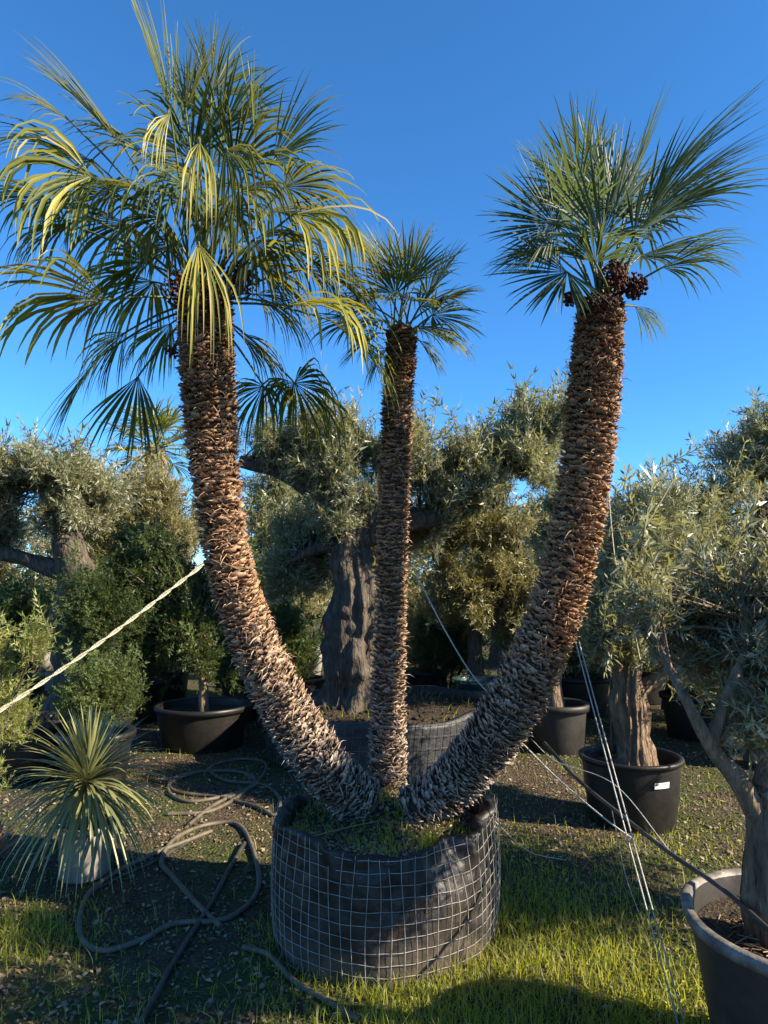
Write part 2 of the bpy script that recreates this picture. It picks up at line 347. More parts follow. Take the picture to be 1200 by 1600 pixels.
# ------------------------------------------------------------------ ground
def gz(x, y):
    x = np.asarray(x, float); y = np.asarray(y, float)
    p = np.stack([x, y, np.zeros_like(x)], -1)
    return wob(p, 0.9) * 0.022 + wob(p, 5.0) * 0.007
gx = np.concatenate([-np.geomspace(600, 6.2, 22), np.linspace(-6, 6, 140), np.geomspace(6.2, 600, 22)])
gy = np.concatenate([-np.geomspace(300, 1.1, 16), np.linspace(-1, 11, 150), np.geomspace(11.2, 900, 26)])
GX, GY = np.meshgrid(gx, gy)
GZ = gz(GX, GY) * np.exp(-np.maximum(np.hypot(GX, GY - 5) - 8, 0) / 10)
mb = MB(); mb.grid(np.stack([GX, GY, GZ], -1)); single('ground', mb, M['ground'], kind='structure', smooth=True)

# ------------------------------------------------------------------ leaves and sprigs
def leaf_template(n_pairs, leaf, seed, ang=0.75, wid=0.19, jitter=0.3, tri=True):
    """A twig of unit length along +z with paired narrow leaves (quads) and a thin stem."""
    r = np.random.default_rng(seed); V, F, T = [], [], []
    def q(a, b, c, d, t):
        k = len(V)
        if tri and t < 0:                                   # small leaf: one slim triangle
            V.extend([b, c, d]); F.append([k, k + 1, k + 2]); T.extend([t] * 3); return
        V.extend([a, b, c, d]); T.extend([t] * 4)
        F.extend([[k, k + 1, k + 2], [k, k + 2, k + 3]] if tri else [[k, k + 1, k + 2, k + 3]])
    bend = r.normal(0, 0.08, 2)
    stem = lambda s: np.array([bend[0] * s * s, bend[1] * s * s, s])
    for k in range(1):
        a, b = stem(0), stem(0.9); w = 0.008
        q(a + [-w, 0, 0], a + [w, 0, 0], b + [w * 0.8, 0, 0], b + [-w * 0.8, 0, 0], 1.0)
        q(a + [0, -w, 0], a + [0, w, 0], b + [0, w * 0.8, 0], b + [0, -w * 0.8, 0], 1.0)
    for k in range(n_pairs):
        s = 0.12 + 0.88 * (k + 0.5) / n_pairs
        th0 = k * 1.57 + r.normal(0, 0.4)
        for h in (0, 1):
            th = th0 + h * math.pi + r.normal(0, 0.3); el = ang + r.normal(0, jitter)
            if k == n_pairs - 1: el *= 0.45
            d = nrm([math.cos(th) * math.sin(el), math.sin(th) * math.sin(el), math.cos(el)])
            side = nrm(np.cross(d, [math.cos(th + 1.2), math.sin(th + 1.2), 0.3 * r.normal()])); l = leaf * r.uniform(0.7, 1.15)
            p = stem(s); up = np.cross(side, d)
            m_ = p + d * l * (0.12 if tri else 0.45) + up * l * 0.05
            q(p, m_ + side * l * wid * 0.5, p + d * l, m_ - side * l * wid * 0.5, -1)
    T = np.array(T); return np.array(V), np.array(F), T

SPRIG = [leaf_template(9, 0.22, s, wid=0.23) for s in range(4)]
SPRIG_FAR = [leaf_template(7, 0.26, 80 + s, wid=0.26) for s in range(4)]
SPRIG_BIG = [leaf_template(12, 0.18, 20 + s, ang=0.8, wid=0.19, tri=False) for s in range(4)]
SPRIG_DENSE = [leaf_template(7, 0.26, 40 + s, ang=0.95, wid=0.42) for s in range(3)]
SPRIG_NEEDLE = [leaf_template(12, 0.2, 60 + s, ang=0.7, wid=0.2) for s in range(3)]

def frames(d, r):
    """Rotation matrices (N,3,3) whose third column is d, with random roll."""
    d = nrm(d); a = nrm(np.cross(d, nrm(r.normal(size=d.shape)))); b = np.cross(d, a)
    return np.stack([a, b, d], -1)

def crown_mesh(clumps, leafy, size, seed, tint=(0.0, 0.85), up=0.55, shell=0.45, mult=1.0, twigs=None):
    """Sprigs spread through the clumps (centre, radii, count) and along their twigs."""
    r = np.random.default_rng(seed); mb = MB()
    for ci, (c, rad, n) in enumerate(clumps):
        c = np.asarray(c, float); rad = np.broadcast_to(np.asarray(rad, float), (3,))
        n = int(n * mult); d = nrm(r.normal(size=(n, 3))); rho = shell * 0.6 + (1 - shell * 0.6) * r.random(n) ** 0.6
        rho = np.where(r.random(n) < 0.2, r.random(n), rho)
        rho *= 1 + 0.42 * wob(d * 2.2 + c * 3, 1.8)
        P = c + d * rad * rho[:, None]
        dirs = nrm(d * 0.6 + np.array([0, 0, up]) + r.normal(0, 0.55, (n, 3)))
        S = size * r.uniform(0.6, 1.3, n); shoot = r.random(n) < 0.09
        S = np.where(shoot, S * 1.6, S); P = P + np.where(shoot, 0.5, 0)[:, None] * S[:, None] * np.array([0, 0, 1.0])
        if twigs and twigs[ci]:
            T = np.array(twigs[ci]); on = r.random(n) < 0.6                      # (k, 7, 3) paths
            ti = r.integers(0, len(T), n); tt_ = 2 + 4 * r.random(n) ** 0.8; k0 = np.minimum(tt_.astype(int), 5); fr = (tt_ - k0)[:, None]
            Q = T[ti, k0] * (1 - fr) + T[ti, k0 + 1] * fr; td = nrm(T[ti, k0 + 1] - T[ti, k0])
            rs = min(0.11, float(rad.min()) * 0.35)
            P = np.where(on[:, None], Q + r.normal(0, rs, (n, 3)), P)
            dirs = np.where(on[:, None], nrm(td * 0.9 + np.array([0, 0, up]) + r.normal(0, 0.6, (n, 3))), dirs)
        ct = r.uniform(-0.12, 0.12)
        tt = np.clip(r.beta(2, 2, n) * (tint[1] - tint[0]) + tint[0] + ct, 0, 0.88)
        which = r.integers(0, len(leafy), n)
        for k, (V, F, T_) in enumerate(leafy):
            m = which == k
            mb.inst(V, F, frames(dirs[m], r) * S[m][:, None, None], P[m] - dirs[m] * S[m][:, None] * 0.5, tt[m], T_)
    return mb

def twigs_mesh(starts, clumps, seed, r0=0.012, per=7):
    r = np.random.default_rng(seed); mb = MB(); starts = np.asarray(starts); paths = []
    for c, rad, n in clumps:
        c = np.asarray(c, float); rad = np.broadcast_to(np.asarray(rad, float), (3,))
        near = np.argsort(np.linalg.norm(starts - c, axis=1))[:6]; ps = []
        for k in range(per):
            a = starts[near[r.integers(0, len(near))]]
            e = c + nrm(r.normal(size=3) + np.array([0, 0, 0.35])) * rad * r.uniform(0.5, 1.25)
            if np.linalg.norm(a - e) > 1.1: continue
            mid = a * 0.45 + e * 0.55 + r.normal(0, 0.16, 3) * rad
            q = smoothpath([a, mid, e], 7); ps.append(q)
            mb.tube(q, np.linspace(r0, r0 * 0.25, 7), 5, caps=False)
        paths.append(ps)
    return mb, paths

def tree(name, label, cat, base, trunk, branches, clumps, leaf='olive_leaf', sprig=None, size=0.24, seed=0, bark='bark', group=None,
         grooves=0.0, gnarl=0.12, sides=18, tint=(0.0, 0.85), twr=0.012, per=7, up=0.55, shell=0.45, mult=1.6, tn=34):
    t = thing(name, label, cat, base, group)
    pts, rad = trunk
    pts = smoothpath(pts, tn); rad = np.interp(np.linspace(0, 1, tn), np.linspace(0, 1, len(rad)), rad)
    mb = MB(); mb.tube(pts, rad, sides, gnarl=gnarl, gf=9, grooves=grooves, seed=seed); tr = part('trunk', mb, M[bark], t, True)
    ends = [pts[-1]]
    for bp, ra, rb in branches:
        q = smoothpath(bp, 14); mb = MB(); mb.tube(q, np.linspace(ra, rb, 14), 10, gnarl=0.15, gf=9, seed=seed + 1)
        part('branch', mb, M[bark], t, True); ends += list(q[4:])
    if clumps:
        tm, tp = twigs_mesh(ends, clumps, seed + 5, twr, per)
        part('twigs', tm, M[bark], t, kind='stuff')
        part('crown', crown_mesh(clumps, sprig or SPRIG, size, seed, tint, up, shell, mult, tp), M[leaf], t)
    return t

def blob(u0, u1, v0, v1, Y, n, depth=None, k=5, seed=0, keep=0.62):
    if k > 3: k, keep = int(k * 1.5), keep * 0.9
    """Clumps that fill a stretch of crown Y metres ahead."""
    r = np.random.default_rng(seed + int(u0 + v0 * 7) % 991)
    a, b = at(u0, v1, Y), at(u1, v0, Y); c = (a + b) / 2; h = np.abs(b - a) / 2
    h[1] = depth if depth else (h[0] + h[2]) / 2
    if k == 1: return [(c, h, n)]
    out = []
    for i in range(k):
        d = r.uniform(-1, 1, 3); d = d / max(1, np.linalg.norm(d))
        s = keep * r.uniform(0.55, 1.2)
        out.append((c + d * h * (1.04 - s * 0.75), h * s * r.uniform(0.75, 1.25, 3), n // k))
    return out

# ------------------------------------------------------------------ round plastic pots
def pot(name, label, x, y, r, h, mat='pot', rimh=0.05, group=None, taper=0.82, ribs=False, soil=True, z0=None, lip=0.018, rim=None):
    z = float(gz(x, y)) if z0 is None else z0
    t = thing(name, label, 'pot', (x, y, z), group)
    mb = MB(); c = (x, y, z)
    lathe(mb, [(0.001, 0.004), (r * taper, 0.0), (r * taper + 0.006, 0.01), (r * (taper + (1 - taper) * 0.5), h * 0.5), (r - 0.006, h - rimh), (r - 0.006, h - rimh + 0.004)], c, 56, wobble=0.006)
    lathe(mb, [(r - 0.02, h - 0.012), (r * 0.97 - 0.02, h - 0.12)], c, 56, wobble=0.006)
    part('body', mb, M[mat], t, True)
    mb = MB(); lathe(mb, [(r - 0.006, h - rimh), (r + lip, h - rimh), (r + lip + 0.004, h - 0.006), (r + lip * 0.6, h), (r - 0.012, h), (r - 0.02, h - 0.012)], c, 56, wobble=0.006)
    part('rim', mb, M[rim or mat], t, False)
    if soil:
        rr = np.linspace(0, r * 0.965 - 0.012, 10); th = np.linspace(0, 2 * math.pi, 40, endpoint=False)
        P = np.array([[[x + q * math.cos(a), y + q * math.sin(a), z + h - 0.075] for a in th] for q in rr])
        P[..., 2] += wob(P, 9) * 0.018
        mb = MB(); mb.grid(P, True); part('soil', mb, M['soil'], t, True)
    return t

# ------------------------------------------------------------------ palms
def boot_template(seed):
    """A ragged old leaf base: a curved wedge with a forked, broken tip. x across, y out from the stem, z up."""
    r = np.random.default_rng(seed); w = r.uniform(0.8, 1.15)
    j = lambda s=0.12: 1 + r.normal(0, s)
    shield = seed % 3 != 0
    rows = [(0.0, 0.55 * w, 0.0, 0.16), (0.5, (0.54 if shield else 0.46) * w * j(), 0.18 * j(), 0.22), (1.0, (0.42 if shield else 0.30) * w * j(), 0.46 * j(), 0.2)]
    V = []
    tips = (r.uniform(-0.1, 0.28), r.uniform(-0.5, -0.1), r.uniform(-0.1, 0.28))
    if shield: tips = (r.uniform(-0.3, 0.05), r.uniform(0.0, 0.3), r.uniform(-0.3, 0.05))
    for t, hw, out, bulge in rows:
        for k, s in enumerate((-1, 0, 1)):
            z = t + (tips[k] if t == 1.0 else 0)
            V.append([s * hw + (r.normal(0, 0.05) if t else 0), out + (bulge if s == 0 else 0), z])
    for k in range(3): V.append([V[6 + k][0] * 0.85, V[6 + k][1] - 0.16, V[6 + k][2] - 0.12])
    F = [[0, 1, 4, 3], [1, 2, 5, 4], [3, 4, 7, 6], [4, 5, 8, 7], [6, 7, 10, 9], [7, 8, 11, 10], [9, 10, 1, 0], [10, 11, 2, 1]]
    V = np.array(V); V[:, 1] -= 0.12
    return V, np.array(F), np.clip(V[:, 2] * 0.95, 0.0, 1.0)
BOOTS = [boot_template(s) for s in range(7)]

def frond_mesh(H, A, Nrm, L, nseg, spread, droop, seed, tint, cup=0.15, fuse=0.34, wid=1.0, stiff=0.5):
    r = np.random.default_rng(seed); mb = MB()
    A = nrm(A); Nn = nrm(Nrm - A * (Nrm @ A)); B = np.cross(Nn, A)
    dphi = 2 * spread / nseg
    S = np.array([0, 0.14, fuse, 0.5, 0.66, 0.82, 0.93, 1.0])
    W = np.array([0.02, 0.14 / wid, fuse / wid ** 0.5, fuse * 0.95, fuse * 0.78, fuse * 0.48, fuse * 0.24, 0.015]) * math.tan(dphi / 2) * 2 * 0.96 * wid
    for i in range(nseg):
        if r.random() < 0.02: continue
        ph = -spread + (i + 0.5) * dphi + r.normal(0, dphi * 0.12)
        c, s = math.cos(ph), math.sin(ph)
        d = nrm(c * A + s * B + Nn * cup * (0.4 + abs(s)) + r.normal(0, 0.03 + 0.025 * min(droop, 1.2), 3))
        l = L * (0.70 + 0.30 * math.cos(ph * 0.75)) * r.uniform(0.80, 1.08)
        dr = droop * r.uniform(0.45, 1.7)
        kink = r.uniform(0.35, 0.75)
        p = H.copy(); C = [p.copy()]; dirs = [d]; dd = d.copy()
        for k in range(1, len(S)):
            s0 = (S[k] + S[k - 1]) / 2
            g = dr * max(0.0, s0 - fuse * 0.6) ** 1.15 * (S[k] - S[k - 1]) * 4.2
            if s0 > kink: g = g * 1.6 + 0.10 * min(droop, 1.0)
            dd = nrm(dd + np.array([0, 0, -g]) + r.normal(0, 0.02, 3))
            p = p + dd * l * (S[k] - S[k - 1]); C.append(p.copy()); dirs.append(dd)
        C = np.array(C); dirs = np.array(dirs)
        side = nrm(np.cross(np.broadcast_to(Nn, dirs.shape), dirs)); up = np.cross(dirs, side)
        tw = r.normal(0, 0.5) * np.linspace(0, 1, len(S))[:, None] ** 1.5
        side = nrm(side * np.cos(tw) + up * np.sin(tw)); up = np.cross(dirs, side)
        w = (W * l / 2)[:, None]
        Lf, Rt = C - side * w + up * w * 0.55, C + side * w + up * w * 0.55
        V = np.stack([Lf, C, Rt], 1)
        tn = np.clip(tint + r.normal(0, 0.15) + np.array([-.05, -.05, 0, 0, 0.0, 0.04, 0.10, 0.3]) * r.uniform(0.2, 1.3), 0, 1)
        mb.grid(V, False, np.repeat(tn, 3))
    return mb

def palm(name, label, stem, radii, rows, fronds, mat, apex_up, seed, size=1.0, per_ring=26, pitch=0.021, tint0=0.45, skirt=0.0, nseg=38, wid=1.2, lenf=1.0, fuse=0.36):
    """stem: points up the trunk; fronds: (hub u, v, dY, dir u, v, dY, length px, droop, spread deg, tint, face)."""
    r = np.random.default_rng(seed)
    base = stem[0].copy()
    t = thing(name, label, 'palm tree', base)
    P = smoothpath(stem, 120); seglen = np.linalg.norm(np.diff(P, axis=0), axis=1); arc = np.concatenate([[0], np.cumsum(seglen)])
    rad = np.interp(arc / arc[-1], np.linspace(0, 1, len(radii)), radii)
    mb = MB(); mb.tube(P, rad * 0.9, 20, gnarl=0.05, gf=20)
    trunk = part('trunk', mb, M['core'], t, True)
    # leaf bases in tight, uneven rings
    n_r = int(arc[-1] / pitch); pos, out, upv, sc = [], [], [], []
    tan_all = nrm(np.gradient(P, axis=0))
    for k in range(n_r):
        s = (k + r.uniform(-0.2, 0.2)) * pitch
        s = min(max(s, 0), arc[-1] - 1e-4); i = min(np.searchsorted(arc, s), len(P) - 1)
        c, tn, rr = P[i], tan_all[i], rad[i]
        a = nrm(np.cross(tn, [0, 1, 0.01])); b = np.cross(tn, a)
        n = max(8, int(per_ring * rr / radii[0]))
        th = (np.arange(n) + (k % 2) * 0.5 + k * 0.07) / n * 2 * math.pi + r.normal(0, 0.025, n)
        o = a * np.cos(th)[:, None] + b * np.sin(th)[:, None]
        pos.append(c + o * rr * r.uniform(0.86, 0.95, n)[:, None] + tn * r.normal(0, pitch * 0.26, n)[:, None]); out.append(o)
        upv.append(np.broadcast_to(tn, o.shape)); sc.append(np.full(n, 2 * math.pi * rr / n))
    pos, out, upv, sc = map(np.vstack, (pos, out, upv, [np.concatenate(sc)[:, None]])); sc = sc[:, 0]
    n = len(pos)
    lowness = np.clip(1 - (pos[:, 2] - base[2]) / 1.2, 0, 1)
    tilt = np.clip(r.normal(0.85 - 0.15 * lowness, 0.15, n), 0.1, 1.35)            # lean out from the stem
    roll = r.normal(0, 0.12, n)
    side = nrm(np.cross(out, upv))
    zz = nrm(upv * np.cos(tilt)[:, None] + out * np.sin(tilt)[:, None] + side * np.sin(roll)[:, None])
    xx = nrm(np.cross(out, zz)); yy = np.cross(zz, xx)
    big = r.uniform(0.85, 1.2, n) * np.where(r.random(n) < 0.04, 1.25, 1.0)
    Wd = sc * (1.55 - 0.15 * lowness) * big; Hh = 0.034 * size * big * (1 + 0.5 * lowness); Th = 0.024 * size * big
    Mx = np.stack([xx * Wd[:, None], yy * Th[:, None], zz * Hh[:, None]], -1)
    camp = np.array([0, 0, CAM_H]); vd = camp - pos; dist = np.linalg.norm(vd, axis=1)
    show = np.einsum('ij,ij->i', vd / dist[:, None], out) * Wd * Hh / dist ** 2
    order = np.argsort(-show); own = np.zeros(n, bool); own[order[:300]] = True
    var = r.integers(0, len(BOOTS), n)
    meshes = []
    for V, F, G in BOOTS:
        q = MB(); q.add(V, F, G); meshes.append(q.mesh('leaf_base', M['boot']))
    for i in np.nonzero(own)[0]:
        o = link('leaf_base', meshes[var[i]], trunk)
        m4 = Matrix(Mx[i].tolist()).to_4x4(); m4.translation = Vector(pos[i] - base); o.matrix_local = m4
    q = MB()
    for k, (V, F, G) in enumerate(BOOTS):
        m = (var == k) & ~own; q.inst(V, F, Mx[m], pos[m], r.random(m.sum()), grad=G)
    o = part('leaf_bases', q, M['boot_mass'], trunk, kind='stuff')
    # loose brown fibres between the leaf bases
    q = MB(); nf = int(n * 0.5); idx = r.integers(0, n, nf)
    p0 = pos[idx] + out[idx] * 0.012; d = nrm(out[idx] * r.uniform(0.1, 0.9, (nf, 1)) + upv[idx] * r.normal(0.1, 0.5, (nf, 1)) + side[idx] * r.normal(0, 1.0, (nf, 1)))
    ln = r.uniform(0.025, 0.075, (nf, 1)); w = nrm(np.cross(d, out[idx])) * 0.0013
    dn = np.array([0, 0, -1.0]) * ln * 0.25
    V = np.stack([p0 - w, p0 + w, p0 + d * ln * 0.6 + w, p0 + d * ln * 0.6 - w, p0 + d * ln + dn, p0 + d * ln + dn], 1)
    F = np.array([[0, 1, 2, 3], [3, 2, 4, 5]])
    q.add(V.reshape(-1, 3), (F[None] + (np.arange(nf) * 6)[:, None, None]).reshape(-1, 4), np.repeat(r.uniform(0.4, 1, nf), 6))
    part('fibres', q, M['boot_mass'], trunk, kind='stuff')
    # fronds: each a fan blade on its own stalk
    apex = P[-1]; Yc = apex[1]
    for k, f in enumerate(fronds):
        hu, hv, hd, du, dv, dd, Lp, dr, sp, tn = f[:10]
        H = at(hu, hv, Yc + hd)
        px = (Yc + hd) / FPX / 0.97
        A = nrm(np.array([du, dd * math.hypot(du, dv) if False else dd, -dv]))
        hint = nrm(apex + np.array([0, 0, apex_up]) - H) * 0.7 + np.array([0, 0, 0.55])
        if len(f) > 10:
            hint = nrm(camp - H) * f[10] + hint * (1 - f[10])
        L = Lp * px * lenf
        if tn < 0.2: dr *= 0.72
        else: tn += 0.17
        blade = part('frond', frond_mesh(H, A, hint, L, int(nseg * 1.7) if sp > 105 else (nseg if sp > 45 else int(nseg * 0.6)), R(sp), dr, seed * 100 + k, tint0 + tn, cup=0.12, fuse=fuse, wid=wid), M[mat], t)
        start = apex + np.array([r.normal(0, 0.03), r.normal(0, 0.03), -0.06])
        mid = (start + H) / 2 + np.array([0, 0, 0.06 * np.linalg.norm(H - start)]) + (H - start) * 0.0
        q = MB(); ns = 9; pp = smoothpath([start, mid, H, H + A * L * 0.05], ns); q.tube(pp, np.linspace(0.009, 0.0045, ns) * size, 5, caps=True)
        part('petiole', q, M['petiole'], blade, True)
    return t, trunk, P, rad

def fruit_cluster(parent, c, rx, n, seed, size=0.016, stalk=None):
    r = np.random.default_rng(seed); mb = MB()
    ph = (1 + 5 ** 0.5) / 2
    V = nrm([[-1, ph, 0], [1, ph, 0], [-1, -ph, 0], [1, -ph, 0], [0, -1, ph], [0, 1, ph], [0, -1, -ph], [0, 1, -ph], [ph, 0, -1], [ph, 0, 1], [-ph, 0, -1], [-ph, 0, 1]])
    F = np.array([[0, 11, 5], [0, 5, 1], [0, 1, 7], [0, 7, 10], [0, 10, 11], [1, 5, 9], [5, 11, 4], [11, 10, 2], [10, 7, 6], [7, 1, 8], [3, 9, 4], [3, 4, 2], [3, 2, 6], [3, 6, 8], [3, 8, 9], [4, 9, 5], [2, 4, 11], [6, 2, 10], [8, 6, 7], [9, 8, 1]])
    d = nrm(r.normal(size=(n, 3))); P = np.asarray(c) + d * np.asarray(rx) * (r.random((n, 1)) ** 0.5)
    S = size * r.uniform(0.45, 1.2, n)
    mb.inst(V, F, np.eye(3)[None] * S[:, None, None], P, r.random(n))
    if stalk is not None: mb.tube(smoothpath([stalk, (np.asarray(stalk) + c) / 2, c], 6), 0.009, 5)
    return part('fruit_cluster', mb, M['fruit'], parent, True)

YL, YR, YM = 3.30, 3.29, 3.74
# the tallest stem, leaning out to one side with drooping yellow-green fans
stemL = np.array([at(575, 1262, 3.42), at(505, 1195, 3.36), at(430, 1075, 3.32), at(378, 950, YL), at(350, 840, YL), at(333, 700, YL), at(324, 580, YL), at(320, 500, YL), at(322, 455, YL)])
frL = [  # higher tints paint the sunlit fans yellow, sunlight put into the leaf colour
 (272, 195, .05, -.20, -1, .0, 190, .18, 50, .02), (290, 170, -.1, .05, -1, -.1, 120, .3, 50, .05), (195, 232, .05, -.75, -.75, .0, 180, .25, 50, -.05),
 (150, 255, .2, -.95, -.35, .15, 170, .5, 50, -.1), (142, 275, -.25, -.8, .25, -.45, 165, 2.1, 75, .22, .4), (75, 310, .15, -1, .0, .1, 120, 1.3, 80, -.05),
 (165, 468, -.3, -1, .02, -.25, 200, .8, 70, .25), (150, 562, .1, -.5, .9, .0, 145, .4, 26, -.2), (216, 588, .15, -.2, 1, .0, 125, .3, 40, -.2),
 (310, 380, -.5, .22, .8, -.35, 200, 2.4, 20, .36, .7), (266, 178, -.35, -.25, .7, -.35, 115, 2.2, 18, .33, .7), (312, 222, -.4, .12, .8, -.4, 155, 2.8, 20, .24, .7),
 (352, 235, -.35, .5, .6, -.4, 140, 2.4, 34, .1, .6), (398, 225, .0, .15, -1, .0, 120, .25, 45, .05), (428, 250, .0, .75, -.7, .0, 135, .45, 60, .0),
 (445, 292, .0, 1, -.1, .0, 125, .9, 80, .02), (458, 335, -.2, .85, .35, -.3, 165, 2.0, 45, .24, .4), (448, 478, -.2, .9, .1, -.2, 190, 1.8, 42, .24, .3),
 (460, 598, .2, .25, .3, .2, 125, 2.2, 125, .0), (412, 604, .25, -.2, .3, .2, 120, 2.2, 110, -.05), (515, 500, .1, .6, .5, .0, 165, 1.3, 50, -.02), (235, 300, -.2, -.6, .1, -.4, 150, 1.8, 75, .0, .3),
 (372, 300, -.3, .35, .5, -.5, 140, 2.0, 70, .14, .5), (228, 410, -.15, -.6, .3, -.2, 145, 1.5, 75, -.15), (405, 415, -.1, .7, .4, .0, 135, 1.6, 70, -.05),
 (110, 190, .25, -.7, -.5, .2, 135, .5, 22, -.05), (195, 520, .0, -.4, .6, .0, 115, 1.5, 60, -.1), (330, 260, .3, .1, -.8, .5, 145, .8, 70, -.1), (240, 250, .35, -.5, -.5, .5, 155, .8, 70, -.15),
 (420, 330, .3, .7, -.2, .5, 145, 1.2, 75, -.15), (290, 290, -.3, -.1, .5, -.4, 115, 1.8, 75, .1, .6), (350, 330, -.3, .3, .5, -.4, 115, 1.8, 75, .02, .6), (200, 350, .2, -.8, .1, .4, 145, 1.2, 75, -.15),
 (480, 420, .15, .9, .2, .2, 135, 1.5, 70, -.1), (330, 150, .1, .3, -.9, .1, 115, .5, 50, .0), (255, 340, -.2, -.4, .5, -.3, 115, 1.8, 80, -.08, .6), (395, 375, -.2, .5, .5, -.2, 115, 1.8, 80, -.05, .6),
 (268, 505, .3, -.5, .6, .3, 110, 1.6, 60, -.15), (372, 520, .25, .5, .5, .3, 125, 1.6, 60, -.1), (320, 300, -.1, 0, .3, -.6, 120, 1.5, 85, -.12, .6), (300, 250, .0, -.2, -.6, -.3, 130, 1.0, 75, -.1, .4),
 (365, 265, .05, .4, -.5, -.2, 130, 1.0, 75, -.12, .4), (180, 300, .0, -.9, .1, -.1, 150, 1.4, 75, -.12), (430, 380, .0, .9, .3, .0, 140, 1.6, 75, -.12), (240, 440, .2, -.6, .3, .3, 140, 1.5, 75, -.18), (400, 460, .25, .6, .4, .3, 130, 1.6, 75, -.15),
 (110, 350, .1, -.9, .4, .0, 130, 1.6, 80, -.1), (500, 350, .1, .8, .4, .0, 130, 1.6, 70, -.1),
 (345, 210, .1, .2, -.9, .1, 140, .4, 60, -.08), (310, 330, -.05, -.1, .2, -.5, 130, 1.2, 90, -.15, .5), (280, 380, .1, -.6, .3, .0, 130, 1.4, 80, -.18), (360, 390, .1, .6, .3, .0, 130, 1.4, 80, -.16), (330, 290, .3, .0, -.4, .6, 150, .8, 85, -.16)]
pL, trL, PL, rdL = palm('palm_tree', 'tallest palm leaning left, drooping yellow-green fans, one rope tied round its trunk', stemL,
                        [0.088, 0.096, 0.096, 0.091, 0.089, 0.095, 0.108, 0.117, 0.11], 0, frL, 'frond_olive', 0.5, 1, 0.80, 26, 0.0178, 0.28, nseg=32, wid=1.6, lenf=1.12, fuse=0.30)
# slender upright stem between the two others
stemM = np.array([at(606, 1238, YM), at(606, 1100, YM), at(611, 920, YM), at(616, 760, YM), at(622, 620, YM), at(627, 540, YM), at(628, 512, YM)])
frM = [
 (634, 442, -.1, -.05, -1, .0, 88, .15, 70, -.05, .5), (668, 462, -.1, .5, -.85, .0, 92, .25, 85, -.05, .4), (676, 492, -.1, .9, .25, .0, 85, .4, 105, -.1, .5),
 (600, 442, .0, -.5, -.9, .0, 85, .2, 60, .12), (588, 482, .0, -.95, -.1, .0, 85, .6, 85, -.05), (592, 520, .1, -.75, .55, .1, 80, .6, 75, -.1), (655, 532, .1, .6, .75, .1, 70, .5, 65, .05),
 (642, 470, -.25, .2, .2, -.6, 70, 1.0, 80, .1), (575, 455, .05, -.85, -.5, .1, 95, .5, 70, .1), (650, 442, .2, .3, -.8, .4, 90, .4, 80, -.1), (610, 470, .2, -.5, -.3, .5, 85, .6, 80, -.1),
 (605, 545, .0, -.5, .8, .0, 70, .9, 60, .05), (672, 510, .15, .8, .5, .2, 85, .5, 80, -.1), (618, 460, -.15, -.3, -.5, -.4, 70, .5, 80, -.15), (655, 480, .0, .6, -.2, -.1, 80, .4, 90, -.12), (560, 500, -.1, -.9, .2, -.1, 85, .6, 75, .0), (645, 420, .05, .15, -1, .0, 75, .2, 55, -.05),
 (610, 420, .1, -.3, -1, .1, 80, .2, 55, .02), (690, 470, .1, .9, -.3, .1, 70, .3, 70, -.08), (600, 500, -.2, -.6, .3, -.3, 75, .6, 80, -.1, .4), (650, 510, -.2, .6, .4, -.3, 70, .5, 80, -.08, .4)]
pM, trM, PM_, rdM = palm('palm_tree', 'slender upright palm in the middle of the three, with a small crown', stemM,
                         [0.076, 0.069, 0.066, 0.066, 0.070, 0.068], 0, frM, 'frond_olive', 0.35, 2, 0.70, 20, 0.0165, 0.30, nseg=32, wid=1.25, lenf=1.1)
# stout stem leaning to the other side with stiff blue-green fans and dark fruit
stemR = np.array([at(640, 1268, 3.42), at(715, 1215, 3.38), at(790, 1120, YR), at(850, 1000, YR), at(888, 880, YR), at(914, 740, YR), at(928, 610, YR), at(935, 520, YR), at(940, 470, YR)])
frR = [
 (868, 352, -.22, -.9, -.4, -.1, 128, .12, 115, -.1, .65), (886, 425, -.25, -.85, .5, -.1, 122, .15, 95, -.18, .6), (905, 300, -.1, -.5, -.9, .0, 140, .12, 65, -.05),
 (945, 312, -.05, .0, -1, .0, 142, .1, 70, .0), (985, 300, .0, .35, -.95, .0, 150, .12, 60, -.02), (1020, 300, .05, .75, -.65, .0, 190, .15, 52, .0),
 (1040, 330, .05, .96, -.3, .0, 165, .3, 62, .0), (1035, 418, -.1, .96, -.2, -.1, 140, .75, 55, .05), (992, 478, .1, .5, .5, .1, 75, .9, 50, .35),
 (940, 372, -.4, .1, -.75, -.4, 140, .15, 95, .0, .4), (990, 370, -.3, .65, -.6, -.25, 155, .2, 85, .0, .3), (900, 390, .2, -.7, .0, .4, 130, .4, 85, -.15), (1000, 400, .25, .7, -.1, .4, 150, .4, 80, -.12),
 (920, 330, .3, -.2, -.8, .5, 140, .3, 80, -.12), (860, 390, .05, -.95, .2, .0, 105, .3, 80, -.12), (980, 340, .3, .5, -.6, .4, 150, .3, 75, -.1), (900, 345, -.3, -.5, -.7, -.3, 130, .15, 95, -.02, .4),
 (960, 335, -.2, .2, -.9, -.2, 135, .15, 85, .02), (1010, 345, -.15, .8, -.45, -.15, 165, .22, 75, .0), (880, 300, .1, -.6, -.7, .1, 110, .15, 60, .05), (930, 410, -.35, -.3, -.3, -.6, 100, .3, 90, -.1, .5), (1050, 300, .1, .85, -.5, .1, 150, .2, 45, .02),
 (925, 260, .05, -.1, -1, .05, 95, .1, 40, .1)]
